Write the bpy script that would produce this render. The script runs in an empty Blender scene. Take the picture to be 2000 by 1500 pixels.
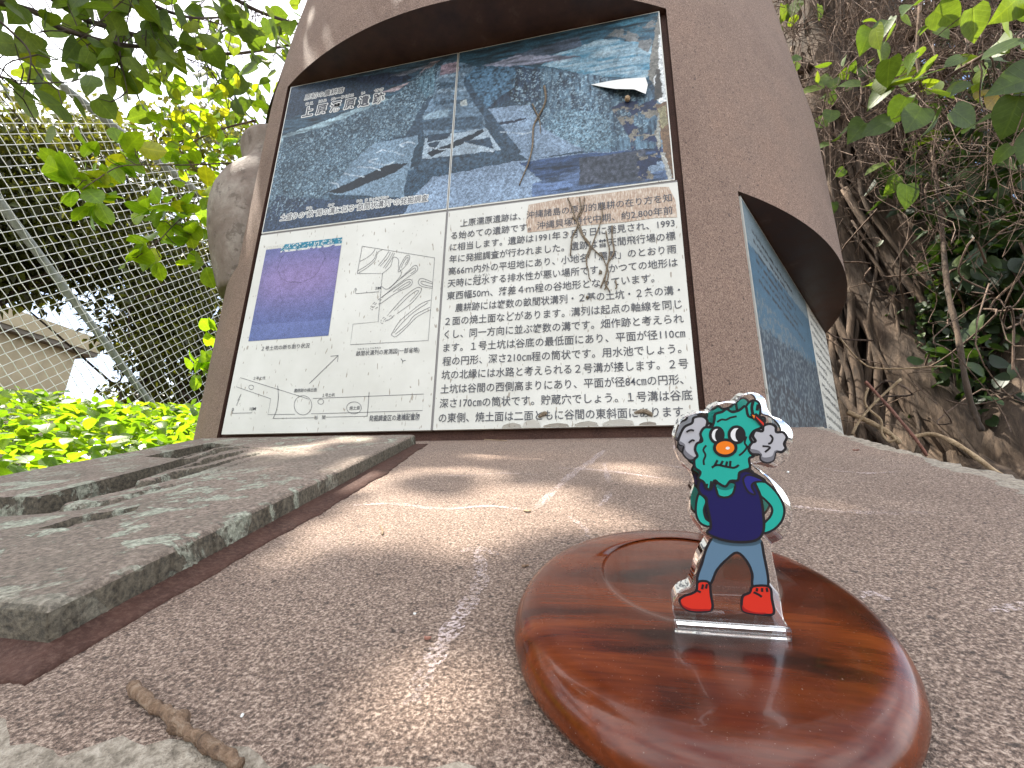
import bpy, math, random
import numpy as np
from mathutils import Vector, Matrix

# ------------------------------------------------------------------ camera, sky, sun, exposure
S = bpy.context.scene
COL = S.collection
FPX = 900.0                                     # focal length in pixels of the 2000 px wide photograph
CAM = np.array([0.7013, -0.6955, -0.1354])
RW = np.array([[0.9755809867, 0.2185895222, 0.0214559817],
               [-0.0411256298, 0.2777544841, -0.9597713942],
               [-0.2157554656, 0.9354523330, 0.2799616254]])   # rows: right, down, forward
cd = bpy.data.cameras.new('camera')
cam = bpy.data.objects.new('camera', cd)
COL.objects.link(cam)
cd.sensor_width = 36.0
cd.lens = 36.0 * FPX / 2000.0
cd.clip_start = 0.01
cd.clip_end = 500
cam.matrix_world = Matrix(((RW[0][0], -RW[1][0], -RW[2][0], CAM[0]),
                           (RW[0][1], -RW[1][1], -RW[2][1], CAM[1]),
                           (RW[0][2], -RW[1][2], -RW[2][2], CAM[2]), (0, 0, 0, 1)))
S.camera = cam

SUN_AZ, SUN_EL = math.radians(-80.0), math.radians(62.0)      # azimuth from +Y towards +X
SUN = np.array([math.sin(SUN_AZ) * math.cos(SUN_EL), math.cos(SUN_AZ) * math.cos(SUN_EL), math.sin(SUN_EL)])
w = bpy.data.worlds.new('World')
S.world = w
w.use_nodes = True
nt = w.node_tree
sky = nt.nodes.new('ShaderNodeTexSky')
sky.sky_type = 'NISHITA'
sky.sun_disc = False
sky.sun_elevation = SUN_EL
sky.sun_rotation = SUN_AZ
sky.air_density = 1.0
sky.dust_density = 2.5
tc = nt.nodes.new('ShaderNodeTexCoord')
cl = nt.nodes.new('ShaderNodeTexNoise')
cl.inputs['Scale'].default_value = 2.6
cl.inputs['Detail'].default_value = 7
cr = nt.nodes.new('ShaderNodeValToRGB')
cr.color_ramp.elements[0].position = 0.40
cr.color_ramp.elements[1].position = 0.60
mx = nt.nodes.new('ShaderNodeMixRGB')
mx.inputs[2].default_value = (11.0, 11.2, 11.6, 1)            # sunlit cloud, in the sky's own units
bg = nt.nodes['Background']
nt.links.new(tc.outputs['Generated'], cl.inputs['Vector'])
nt.links.new(cl.outputs['Fac'], cr.inputs['Fac'])
nt.links.new(cr.outputs['Color'], mx.inputs[0])
nt.links.new(sky.outputs['Color'], mx.inputs[1])
nt.links.new(mx.outputs['Color'], bg.inputs['Color'])
bg.inputs['Strength'].default_value = 0.12
sd = bpy.data.lights.new('sun', 'SUN')
sd.energy = 5.0
sd.angle = math.radians(0.55)
sd.color = (1.0, 0.93, 0.82)
so = bpy.data.objects.new('sun', sd)
COL.objects.link(so)
so.rotation_euler = Vector(SUN).to_track_quat('Z', 'Y').to_euler()
S.view_settings.view_transform = 'Standard'
S.view_settings.look = 'None'
S.view_settings.exposure = 1.62
S.view_settings.gamma = 1.0
S.render.engine = 'CYCLES'
S.cycles.max_bounces = 10
S.cycles.transmission_bounces = 10
S.cycles.transparent_max_bounces = 12
S.cycles.use_denoising = True

# ------------------------------------------------------------------ geometry helpers
rng = np.random.default_rng(11)


def unit(v):
    v = np.asarray(v, float)
    return v / (np.linalg.norm(v, axis=-1, keepdims=True) + 1e-12)


def ray(x, y):
    return unit(RW.T @ np.array([x - 1000.0, y - 750.0, FPX]))


def on(x, y, n, q):
    n = np.asarray(n, float)
    d = ray(x, y)
    return CAM + d * (np.dot(np.asarray(q, float) - CAM, n) / np.dot(d, n))


def far(x, y, hd):
    """point on the sight line of a photo pixel at a horizontal distance"""
    d = ray(x, y)
    return CAM + d * (hd / math.hypot(d[0], d[1]))


def proj(P):
    q = (np.asarray(P, float) - CAM) @ RW.T
    return 1000 + FPX * q[..., 0] / q[..., 2], 750 + FPX * q[..., 1] / q[..., 2], q[..., 2]


class MB:
    def __init__(s):
        s.v, s.f, s.m = [], [], []
        s.n = 0

    def add(s, verts, faces, mat=0):
        verts = np.asarray(verts, float).reshape(-1, 3)
        o = s.n
        s.v.append(verts)
        s.n += len(verts)
        for f in faces:
            s.f.append([i + o for i in f])
            s.m.append(mat)
        return o

    def box(s, a, b, mat=0):
        x0, y0, z0 = a
        x1, y1, z1 = b
        s.add([(x0, y0, z0), (x1, y0, z0), (x1, y1, z0), (x0, y1, z0), (x0, y0, z1), (x1, y0, z1), (x1, y1, z1), (x0, y1, z1)],
              [(3, 2, 1, 0), (4, 5, 6, 7), (0, 1, 5, 4), (1, 2, 6, 5), (2, 3, 7, 6), (3, 0, 4, 7)], mat)

    def tube(s, pts, rad, sides=6, mat=0, cap=True):
        pts = np.asarray(pts, float)
        n = len(pts)
        rad = np.broadcast_to(np.asarray(rad, float), (n,))
        t = unit(np.gradient(pts, axis=0))
        up = np.array([0.13, 0.27, 0.95])
        if abs(np.dot(unit(pts[-1] - pts[0]), unit(up))) > 0.9:
            up = np.array([0.9, 0.3, 0.1])
        a = unit(np.cross(t, up))
        b = np.cross(t, a)
        an = np.linspace(0, 2 * math.pi, sides, endpoint=False)
        V = pts[:, None, :] + rad[:, None, None] * (np.cos(an)[None, :, None] * a[:, None, :] + np.sin(an)[None, :, None] * b[:, None, :])
        F = []
        for i in range(n - 1):
            for j in range(sides):
                k = (j + 1) % sides
                F.append((i * sides + j, i * sides + k, (i + 1) * sides + k, (i + 1) * sides + j))
        if cap:
            F.append(tuple(range(sides - 1, -1, -1)))
            F.append(tuple((n - 1) * sides + j for j in range(sides)))
        s.add(V, F, mat)

    def lathe(s, prof, c, seg=48, mat=0):
        """prof = [(r, z)], about a vertical axis through c"""
        V, F = [], []
        for r, z in prof:
            for j in range(seg):
                a = 2 * math.pi * j / seg
                V.append((c[0] + r * math.cos(a), c[1] + r * math.sin(a), c[2] + z))
        for i in range(len(prof) - 1):
            for j in range(seg):
                k = (j + 1) % seg
                F.append((i * seg + j, i * seg + k, (i + 1) * seg + k, (i + 1) * seg + j))
        s.add(V, F, mat)

    def grid(s, P, mat=0):
        """P: array (n, m, 3)"""
        n, m = P.shape[:2]
        o = s.n
        s.v.append(P.reshape(-1, 3))
        s.n += n * m
        for i in range(n - 1):
            for j in range(m - 1):
                s.f.append([o + i * m + j, o + i * m + j + 1, o + (i + 1) * m + j + 1, o + (i + 1) * m + j])
                s.m.append(mat)

    def build(s, name, mats, parent=None, smooth=False):
        me = bpy.data.meshes.new(name)
        V = np.concatenate(s.v) if s.v else np.zeros((0, 3))
        if parent is not None:
            L = Vector((0, 0, 0))
            p = parent
            while p is not None:
                L = L + p.location
                p = p.parent
            V = V - np.array(L)
        me.from_pydata(V.tolist(), [], s.f)
        mats = mats if isinstance(mats, (list, tuple)) else [mats]
        for m in mats:
            me.materials.append(m)
        if len(mats) > 1:
            me.polygons.foreach_set('material_index', s.m)
        if smooth:
            me.polygons.foreach_set('use_smooth', [True] * len(me.polygons))
        me.update()
        o = bpy.data.objects.new(name, me)
        COL.objects.link(o)
        if parent is not None:
            o.parent = parent
        return o


def tag(o, label=None, cat=None, group=None, kind=None):
    for k, v in (('label', label), ('category', cat), ('group', group), ('kind', kind)):
        if v:
            o[k] = v
    return o


def thing(name, loc, label, cat, group=None):
    o = bpy.data.objects.new(name, None)
    COL.objects.link(o)
    o.location = Vector([float(c) for c in loc])
    o.empty_display_size = 0.05
    return tag(o, label, cat, group)


def catmull(P, n=6, closed=True):
    P = np.asarray(P, float)
    N = len(P)
    out = []
    rngi = range(N) if closed else range(N - 1)
    for i in rngi:
        if closed:
            a, b, c, d = P[(i - 1) % N], P[i], P[(i + 1) % N], P[(i + 2) % N]
        else:
            a, b, c, d = P[max(i - 1, 0)], P[i], P[i + 1], P[min(i + 2, N - 1)]
        for k in range(n):
            t = k / n
            out.append(0.5 * (2 * b + (c - a) * t + (2 * a - 5 * b + 4 * c - d) * t * t + (3 * b - a - 3 * c + d) * t ** 3))
    if not closed:
        out.append(P[-1])
    return np.array(out)


def wander(a, b, n, amp, seed_rng=None):
    """crooked polyline from a to b"""
    r = seed_rng or rng
    a, b = np.asarray(a, float), np.asarray(b, float)
    t = np.linspace(0, 1, n)[:, None]
    J = np.cumsum(r.normal(0, 1, (n, 3)), axis=0)
    J = J - J[0] - t * (J[-1] - J[0])
    return a + (b - a) * t + J * amp / math.sqrt(n)


# ------------------------------------------------------------------ material helpers
class NT:
    def __init__(s, name):
        s.m = bpy.data.materials.new(name)
        s.m.use_nodes = True
        s.t = s.m.node_tree
        s.b = s.t.nodes['Principled BSDF']
        s.out = s.t.nodes['Material Output']

    def n(s, kind, **kw):
        x = s.t.nodes.new('ShaderNode' + kind)
        for k, v in kw.items():
            if k in x.inputs:
                x.inputs[k].default_value = v
            else:
                setattr(x, k, v)
        return x

    def l(s, a, b):
        s.t.links.new(a, b)

    def coord(s, scale=(1, 1, 1), rot=(0, 0, 0), kind='Object'):
        c = s.n('TexCoord')
        m = s.n('Mapping')
        m.inputs['Scale'].default_value = scale
        m.inputs['Rotation'].default_value = rot
        s.l(c.outputs[kind], m.inputs['Vector'])
        return m.outputs['Vector']

    def noise(s, vec, scale, detail=4, rough=0.6, dist=0.0):
        x = s.n('TexNoise')
        x.inputs['Scale'].default_value = scale
        x.inputs['Detail'].default_value = detail
        x.inputs['Roughness'].default_value = rough
        x.inputs['Distortion'].default_value = dist
        if vec is not None:
            s.l(vec, x.inputs['Vector'])
        return x.outputs['Fac']

    def ramp(s, fac, stops):
        x = s.n('ValToRGB')
        e = x.color_ramp.elements
        while len(e) < len(stops):
            e.new(0.5)
        for i, (p, c) in enumerate(stops):
            e[i].position = p
            e[i].color = (c[0], c[1], c[2], 1) if not isinstance(c, (int, float)) else (c, c, c, 1)
        s.l(fac, x.inputs['Fac'])
        return x.outputs['Color']

    def mix(s, fac, a, b, mode='MIX'):
        x = s.n('MixRGB', blend_type=mode)
        for i, v in ((0, fac), (1, a), (2, b)):
            if isinstance(v, (int, float)):
                x.inputs[i].default_value = v if i == 0 else (v, v, v, 1)
            elif isinstance(v, tuple):
                x.inputs[i].default_value = (v[0], v[1], v[2], 1)
            else:
                s.l(v, x.inputs[i])
        return x.outputs['Color']

    def math(s, op, a, b=0.0):
        x = s.n('Math', operation=op)
        for i, v in ((0, a), (1, b)):
            if isinstance(v, (int, float)):
                x.inputs[i].default_value = v
            else:
                s.l(v, x.inputs[i])
        return x.outputs[0]

    def bump(s, h, strength=0.3, dist=0.002, normal=None):
        x = s.n('Bump')
        x.inputs['Strength'].default_value = strength
        x.inputs['Distance'].default_value = dist
        s.l(h, x.inputs['Height'])
        if normal is not None:
            s.l(normal, x.inputs['Normal'])
        return x.outputs['Normal']

    def fin(s, col=None, rough=0.6, normal=None, **kw):
        if col is not None:
            if isinstance(col, tuple):
                s.b.inputs['Base Color'].default_value = (col[0], col[1], col[2], 1)
            else:
                s.l(col, s.b.inputs['Base Color'])
        if isinstance(rough, (int, float)):
            s.b.inputs['Roughness'].default_value = rough
        else:
            s.l(rough, s.b.inputs['Roughness'])
        if normal is not None:
            s.l(normal, s.b.inputs['Normal'])
        for k, v in kw.items():
            s.b.inputs[k].default_value = v
        return s.m


def plain(name, c, rough=0.55, **kw):
    return NT(name).fin(tuple(c), rough, **kw)


def mat_aggregate(name, dark, mid, light, grain=420.0, wear=None, bump=0.55):
    t = NT(name)
    v = t.coord()
    g = t.noise(v, grain, 3, 0.75)
    g2 = t.noise(v, grain * 0.42, 2, 0.6)
    big = t.noise(v, 3.2, 6, 0.65)
    col = t.ramp(g, [(0.34, dark), (0.5, mid), (0.66, light)])
    spots = t.ramp(g2, [(0.62, 0.0), (0.72, 1.0)])
    col = t.mix(t.math('MULTIPLY', spots, 0.55), col, light)
    pits = t.ramp(t.noise(v, grain * 0.3, 2, 0.5), [(0.27, 1.0), (0.35, 0.0)])
    col = t.mix(t.math('MULTIPLY', pits, 0.75), col, tuple(c * 0.45 for c in dark))
    tone = t.ramp(big, [(0.3, (0.74, 0.70, 0.68)), (0.5, (1, 1, 1)), (0.72, (1.16, 1.10, 1.05))])
    col = t.mix(1.0, col, tone, 'MULTIPLY')
    if wear is not None:
        wf = t.ramp(t.noise(v, 9.0, 8, 0.75, 0.6), [(0.60, 0.0), (0.70, 1.0)])
        col = t.mix(t.math('MULTIPLY', wf, 0.4), col, wear)
    h = t.math('ADD', g, t.math('MULTIPLY', g2, 0.7))
    return t.fin(col, 0.82, t.bump(h, bump, 0.0022))


M = {}
M['body'] = mat_aggregate('rough_brown_render', (0.076, 0.045, 0.031), (0.180, 0.114, 0.081), (0.32, 0.225, 0.168), 480, (0.10, 0.065, 0.05))
M['slab'] = mat_aggregate('exposed_grit_render', (0.042, 0.027, 0.019), (0.182, 0.122, 0.089), (0.50, 0.385, 0.300), 760, (0.27, 0.20, 0.168), 0.9)
M['rim'] = mat_aggregate('chipped_mortar', (0.11, 0.09, 0.065), (0.22, 0.185, 0.14), (0.33, 0.29, 0.23), 260, (0.16, 0.13, 0.10), 0.9)


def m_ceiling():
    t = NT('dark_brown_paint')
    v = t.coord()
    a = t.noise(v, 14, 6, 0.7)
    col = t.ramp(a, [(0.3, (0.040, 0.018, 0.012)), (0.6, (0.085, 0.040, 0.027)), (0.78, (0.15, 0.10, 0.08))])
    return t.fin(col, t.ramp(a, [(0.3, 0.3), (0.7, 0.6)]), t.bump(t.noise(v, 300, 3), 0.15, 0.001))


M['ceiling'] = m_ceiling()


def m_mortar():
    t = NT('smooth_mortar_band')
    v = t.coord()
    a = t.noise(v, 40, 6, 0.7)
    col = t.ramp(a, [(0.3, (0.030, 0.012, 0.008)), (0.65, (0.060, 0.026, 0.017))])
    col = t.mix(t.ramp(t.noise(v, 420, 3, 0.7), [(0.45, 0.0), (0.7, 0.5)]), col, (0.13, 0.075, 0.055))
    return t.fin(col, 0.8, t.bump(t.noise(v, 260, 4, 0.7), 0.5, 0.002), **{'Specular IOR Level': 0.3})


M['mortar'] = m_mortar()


def m_stone():
    t = NT('lichened_stone')
    v = t.coord()
    g = t.noise(v, 330, 3, 0.7)
    a = t.noise(v, 7, 6, 0.7)
    col = t.ramp(g, [(0.33, (0.068, 0.050, 0.038)), (0.5, (0.165, 0.122, 0.094)), (0.68, (0.31, 0.245, 0.195))])
    col = t.mix(t.ramp(a, [(0.35, 0.55), (0.6, 0.0)]), col, (0.075, 0.066, 0.048))
    li = t.noise(v, 34, 7, 0.6, 0.5)
    lf = t.ramp(li, [(0.54, 0.0), (0.565, 1.0)])
    lg = t.ramp(t.noise(v, 330, 4, 0.75), [(0.33, (0.10, 0.105, 0.078)), (0.5, (0.235, 0.245, 0.185)), (0.66, (0.40, 0.405, 0.32))])
    zone = t.ramp(t.noise(v, 2.8, 2, 0.5), [(0.40, 0.0), (0.52, 1.0)])
    lf = t.math('MULTIPLY', t.math('MULTIPLY', lf, zone), t.ramp(t.noise(v, 140, 4, 0.7), [(0.36, 0.35), (0.5, 1.0)]))
    col = t.mix(lf, col, lg)
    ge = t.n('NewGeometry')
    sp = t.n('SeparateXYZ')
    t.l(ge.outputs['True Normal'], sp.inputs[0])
    mo = t.ramp(sp.outputs['Z'], [(0.45, 0.85), (0.8, 0.0)])         # darker flanks: moss stain plus side shade put into the colour
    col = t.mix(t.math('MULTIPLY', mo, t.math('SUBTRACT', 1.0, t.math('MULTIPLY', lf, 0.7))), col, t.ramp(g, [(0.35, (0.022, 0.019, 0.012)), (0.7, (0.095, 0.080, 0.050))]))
    h = t.math('ADD', g, t.math('MULTIPLY', lf, 0.9))
    return t.fin(col, 0.9, t.bump(h, 0.7, 0.002))


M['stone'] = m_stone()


def m_white_tile():
    t = NT('weathered_white_enamel')
    v = t.coord()
    a = t.noise(v, 5, 5, 0.6)
    col = t.ramp(a, [(0.35, (0.47, 0.46, 0.40)), (0.6, (0.56, 0.55, 0.49))])
    fl = t.noise(t.coord((1, 1, 0.30)), 210, 1.5, 0.5, 0.3)
    fk = t.ramp(fl, [(0.672, 0.0), (0.705, 1.0)])
    col = t.mix(t.math('MULTIPLY', fk, 0.75), col, (0.20, 0.16, 0.11))
    st = t.ramp(t.noise(v, 34, 8, 0.75, 1.0), [(0.70, 0.0), (0.76, 1.0)])
    col = t.mix(t.math('MULTIPLY', st, 0.35), col, (0.36, 0.29, 0.20))
    return t.fin(col, 0.42, t.bump(fk, 0.2, 0.0005))


M['tile'] = m_white_tile()


def m_vcol(name, rough=0.5, grain=620.0, amt=0.6):
    t = NT(name)
    c = t.n('VertexColor', layer_name='print')
    g = t.noise(t.coord(), grain, 3, 0.75)
    k = t.ramp(g, [(0.3, (1 - amt,) * 3), (0.5, (1, 1, 1)), (0.7, (1 + amt,) * 3)])
    return t.fin(t.mix(1.0, c.outputs['Color'], k, 'MULTIPLY'), rough, **{'Specular IOR Level': 0.25})


M['print'] = m_vcol('printed_photograph')
M['ink'] = plain('black_ink', (0.045, 0.047, 0.055), 0.5)
M['halo'] = plain('white_print', (0.62, 0.62, 0.58), 0.5)
M['line'] = plain('grey_ink', (0.10, 0.10, 0.105), 0.5)
M['tilegap'] = plain('grey_sealant', (0.17, 0.16, 0.15), 0.6)


def m_peel():
    t = NT('peeled_backing')
    v = t.coord((1, 1, 0.22))
    a = t.noise(v, 420, 4, 0.7)
    b = t.noise(t.coord(), 30, 4)
    col = t.ramp(a, [(0.35, (0.25, 0.16, 0.11)), (0.52, (0.40, 0.30, 0.22)), (0.66, (0.58, 0.52, 0.43))])
    return t.fin(t.mix(t.ramp(b, [(0.4, 0.0), (0.7, 0.35)]), col, (0.5, 0.45, 0.38)), 0.75)


M['peel'] = m_peel()


def m_wood():
    t = NT('lacquered_dark_wood')
    v = t.coord((7, 24, 24), (0, 0, math.radians(12)))
    n1 = t.noise(v, 1.0, 4, 0.55, 1.6)
    v2 = t.coord((40, 700, 700), (0, 0, math.radians(9)))
    n2 = t.noise(v2, 1.0, 3, 0.6)
    col = t.ramp(n1, [(0.30, (0.017, 0.0034, 0.0015)), (0.42, (0.068, 0.0120, 0.0030)), (0.58, (0.118, 0.0230, 0.0044)), (0.75, (0.18, 0.043, 0.0075))])
    k = t.ramp(n2, [(0.35, (0.80, 0.80, 0.80)), (0.6, (1.06, 1.06, 1.06))])
    col = t.mix(1.0, col, k, 'MULTIPLY')
    du = t.ramp(t.noise(t.coord(), 1500, 2, 0.5), [(0.70, 0.0), (0.76, 0.5)])     # settled dust
    col = t.mix(du, col, (0.26, 0.20, 0.16))
    rg = t.ramp(t.noise(t.coord(), 60, 5, 0.7), [(0.3, 0.15), (0.7, 0.30)])
    return t.fin(col, rg, t.bump(n2, 0.05, 0.0006), **{'Coat Weight': 0.18, 'Coat Roughness': 0.05, 'Specular IOR Level': 0.28})


M['wood'] = m_wood()


def m_glass():
    t = NT('clear_acrylic')
    return t.fin((0.985, 0.99, 0.99), 0.015, **{'Transmission Weight': 1.0, 'IOR': 1.49})


M['acrylic'] = m_glass()
for nm, c in (('teal', (0.012, 0.36, 0.29)), ('tealdark', (0.005, 0.16, 0.14)), ('hairgrey', (0.43, 0.43, 0.46)), ('hairdark', (0.16, 0.16, 0.18)), ('navy', (0.008, 0.008, 0.082)),
              ('navylight', (0.02, 0.02, 0.19)), ('denim', (0.10, 0.185, 0.27)), ('denimdark', (0.045, 0.09, 0.13)), ('bootred', (0.62, 0.030, 0.015)), ('bootdark', (0.30, 0.010, 0.010)),
              ('orange', (0.78, 0.19, 0.012)), ('eyewhite', (0.74, 0.74, 0.74)), ('outline', (0.012, 0.012, 0.016))):
    M[nm] = plain('print_' + nm, c, 0.3)


def m_bark(name, c0, c1, c2, sc=24, zs=0.25):
    t = NT(name)
    v = t.coord((1, 1, zs))
    a = t.noise(v, sc, 7, 0.7, 0.5)
    b = t.noise(t.coord(), 5, 5, 0.6)
    col = t.ramp(a, [(0.3, c0), (0.5, c1), (0.72, c2)])
    k = t.ramp(b, [(0.3, (0.6, 0.6, 0.6)), (0.7, (1.25, 1.2, 1.15))])
    return t.fin(t.mix(1.0, col, k, 'MULTIPLY'), 0.9, t.bump(a, 0.8, 0.012))


M['bark'] = m_bark('banyan_bark', (0.018, 0.012, 0.007), (0.072, 0.049, 0.032), (0.190, 0.138, 0.096), 34, 0.18)
M['barkdark'] = m_bark('dark_bark', (0.03, 0.022, 0.017), (0.07, 0.05, 0.038), (0.13, 0.10, 0.075))  # dark brown bark for the trees other than the banyan
M['root'] = m_bark('aerial_root', (0.046, 0.029, 0.020), (0.120, 0.080, 0.056), (0.29, 0.21, 0.155), 60)
M['twig'] = m_bark('dry_twig', (0.07, 0.04, 0.025), (0.30, 0.19, 0.115), (0.52, 0.40, 0.29), 260, 1.0)
M['vine'] = m_bark('tan_vine', (0.22, 0.15, 0.085), (0.38, 0.28, 0.17), (0.52, 0.41, 0.27), 50, 1.0)
M['redvine'] = m_bark('red_vine', (0.12, 0.05, 0.035), (0.24, 0.11, 0.08), (0.36, 0.2, 0.15), 50, 1.0)
M['deadroot'] = m_bark('dried_rootlet', (0.10, 0.075, 0.05), (0.24, 0.19, 0.13), (0.42, 0.35, 0.27), 300, 1.0)


def m_leaf(name, stops, trans, tint=(1.25, 1.35, 0.55), gloss=0.38, veins=True):
    t = NT(name)
    at = t.n('Attribute', attribute_name='tone')
    col = t.ramp(at.outputs['Fac'], stops)
    uv = t.n('UVMap', uv_map='leaf')
    if veins:
        sp = t.n('SeparateXYZ')
        t.l(uv.outputs['UV'], sp.inputs[0])
        ax = t.math('ABSOLUTE', sp.outputs['X'])
        s1 = t.math('SINE', t.math('MULTIPLY', t.math('SUBTRACT', sp.outputs['Y'], t.math('MULTIPLY', ax, 0.75)), 40.0))
        vein = t.ramp(s1, [(0.86, 0.0), (0.98, 1.0)])
        mid = t.ramp(ax, [(0.0, 1.0), (0.035, 0.0)])
        vf = t.math('MAXIMUM', t.math('MULTIPLY', vein, 0.30), t.math('MULTIPLY', mid, 0.55))
        col = t.mix(vf, col, t.mix(1.0, col, (1.7, 1.55, 1.3), 'MULTIPLY'))
        bp = t.bump(vf, 0.4, 0.002)
    mot = t.noise(t.coord(), 60, 4, 0.7)
    col = t.mix(1.0, col, t.ramp(mot, [(0.3, (0.75, 0.75, 0.7)), (0.7, (1.2, 1.2, 1.2))]), 'MULTIPLY')
    t.fin(col, gloss, bp if veins else None, **{'Specular IOR Level': 0.45})
    tr = t.n('BsdfTranslucent')
    t.l(t.mix(1.0, col, tint, 'MULTIPLY'), tr.inputs['Color'])
    ms = t.n('MixShader')
    ms.inputs[0].default_value = trans
    t.l(t.b.outputs[0], ms.inputs[1])
    t.l(tr.outputs[0], ms.inputs[2])
    t.l(ms.outputs[0], t.out.inputs['Surface'])
    return t.m


M['leaf_bright'] = m_leaf('bright_green_leaf', [(0.0, (0.040, 0.085, 0.010)), (0.45, (0.100, 0.180, 0.018)), (0.85, (0.165, 0.240, 0.020)), (1.0, (0.30, 0.27, 0.025))], 0.58, (2.4, 2.4, 0.6))
M['leaf_broad'] = m_leaf('broad_green_leaf', [(0.0, (0.026, 0.050, 0.012)), (0.5, (0.058, 0.098, 0.018)), (0.85, (0.105, 0.145, 0.022)), (1.0, (0.27, 0.19, 0.025))], 0.50, (2.1, 2.0, 0.6), 0.5)
M['leaf_dark'] = m_leaf('dark_glossy_leaf', [(0.0, (0.012, 0.026, 0.009)), (0.6, (0.030, 0.058, 0.016)), (1.0, (0.080, 0.115, 0.022))], 0.30, (2.0, 2.0, 0.6), 0.48, False)
M['leaf_hedge'] = m_leaf('hedge_leaf', [(0.0, (0.034, 0.033, 0.014)), (0.45, (0.060, 0.068, 0.020)), (0.8, (0.105, 0.125, 0.028)), (1.0, (0.21, 0.21, 0.04))], 0.5, (2.1, 1.9, 0.6), 0.35, False)


def m_jar():
    t = NT('weathered_stoneware')
    v = t.coord()
    a = t.noise(v, 9, 7, 0.7, 0.4)
    g = t.noise(v, 90, 4, 0.7)
    col = t.ramp(a, [(0.3, (0.11, 0.070, 0.050)), (0.5, (0.21, 0.160, 0.125)), (0.68, (0.33, 0.285, 0.235))])
    col = t.mix(t.ramp(g, [(0.4, 0.0), (0.65, 0.5)]), col, (0.16, 0.13, 0.10))
    fl = t.ramp(t.noise(v, 26, 7, 0.7, 0.3), [(0.56, 0.0), (0.60, 1.0)])
    col = t.mix(t.math('MULTIPLY', fl, 0.6), col, (0.10, 0.075, 0.055))
    return t.fin(col, 0.8, t.bump(t.math('ADD', g, fl), 0.35, 0.004))


M['jar'] = m_jar()
M['galv'] = NT('galvanised_steel').fin((0.74, 0.74, 0.70), 0.5, Metallic=0.15)
M['pipe'] = NT('weathered_steel_pipe')
_a = M['pipe'].noise(M['pipe'].coord((1, 1, 0.3)), 30, 6, 0.7)
M['pipe'] = M['pipe'].fin(M['pipe'].ramp(_a, [(0.35, (0.20, 0.215, 0.195)), (0.65, (0.32, 0.335, 0.31))]), 0.55, Metallic=0.25)


def m_wall():
    t = NT('beige_painted_concrete')
    v = t.coord()
    a = t.noise(v, 1.6, 7, 0.7)
    s_ = t.noise(t.coord((1, 1, 0.08)), 5, 5, 0.7)
    col = t.ramp(a, [(0.3, (0.30, 0.245, 0.150)), (0.65, (0.42, 0.35, 0.225))])
    col = t.mix(t.ramp(s_, [(0.5, 0.0), (0.75, 0.4)]), col, (0.20, 0.165, 0.11))
    return t.fin(col, 0.85)


M['wall'] = m_wall()
M['roofedge'] = plain('roof_concrete', (0.13, 0.11, 0.085), 0.85)
M['winframe'] = plain('aluminium_frame', (0.45, 0.46, 0.46), 0.35, Metallic=0.6)
M['winglass'] = plain('window_glass', (0.05, 0.065, 0.075), 0.06)


def m_soil():
    t = NT('leafy_soil')
    v = t.coord()
    a = t.noise(v, 9, 8, 0.75)
    col = t.ramp(a, [(0.3, (0.022, 0.016, 0.011)), (0.55, (0.060, 0.043, 0.028)), (0.72, (0.13, 0.095, 0.06))])
    return t.fin(col, 0.95, t.bump(a, 0.9, 0.03))


M['soil'] = m_soil()

# ------------------------------------------------------------------ leaves: many small shaped faces in one mesh


def leaf_template(kind):
    if kind == 'broad':       # heart-shaped with a drawn-out tip and toothed edge
        ys = np.array([0.0, 0.06, 0.16, 0.30, 0.46, 0.62, 0.77, 0.89, 1.0])
        ws = np.array([0.0, 0.27, 0.39, 0.44, 0.41, 0.32, 0.20, 0.085, 0.0])
        ye = ys + np.array([0, -0.11, -0.09, -0.01, 0.03, 0.04, 0.03, 0.02, 0])
    elif kind == 'round':
        ys = np.array([0.0, 0.10, 0.28, 0.50, 0.72, 0.90, 1.0])
        ws = np.array([0.0, 0.15, 0.28, 0.345, 0.30, 0.16, 0.0])
        ye = ys
    elif kind == 'lance':
        ys = np.array([0.0, 0.15, 0.4, 0.7, 1.0])
        ws = np.array([0.0, 0.16, 0.24, 0.17, 0.0])
        ye = ys
    else:                      # small: far leaves
        ys = np.array([0.0, 0.4, 1.0])
        ws = np.array([0.0, 0.26, 0.0])
        ye = ys
    V, U, F = [], [], []
    n = len(ys)
    for y, wv, e in zip(ys, ws, ye):
        for sx in (-1, 0, 1):
            yy = y if sx == 0 else e
            x = sx * wv
            V.append((x, yy, abs(x) * 0.22 - 0.20 * yy * yy))
            U.append((x, yy))
    for i in range(n - 1):
        a = 3 * i
        F.append((a + 1, a + 4, a + 3, a))
        F.append((a + 2, a + 5, a + 4, a + 1))
    return np.array(V), np.array(U), np.array(F)


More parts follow.
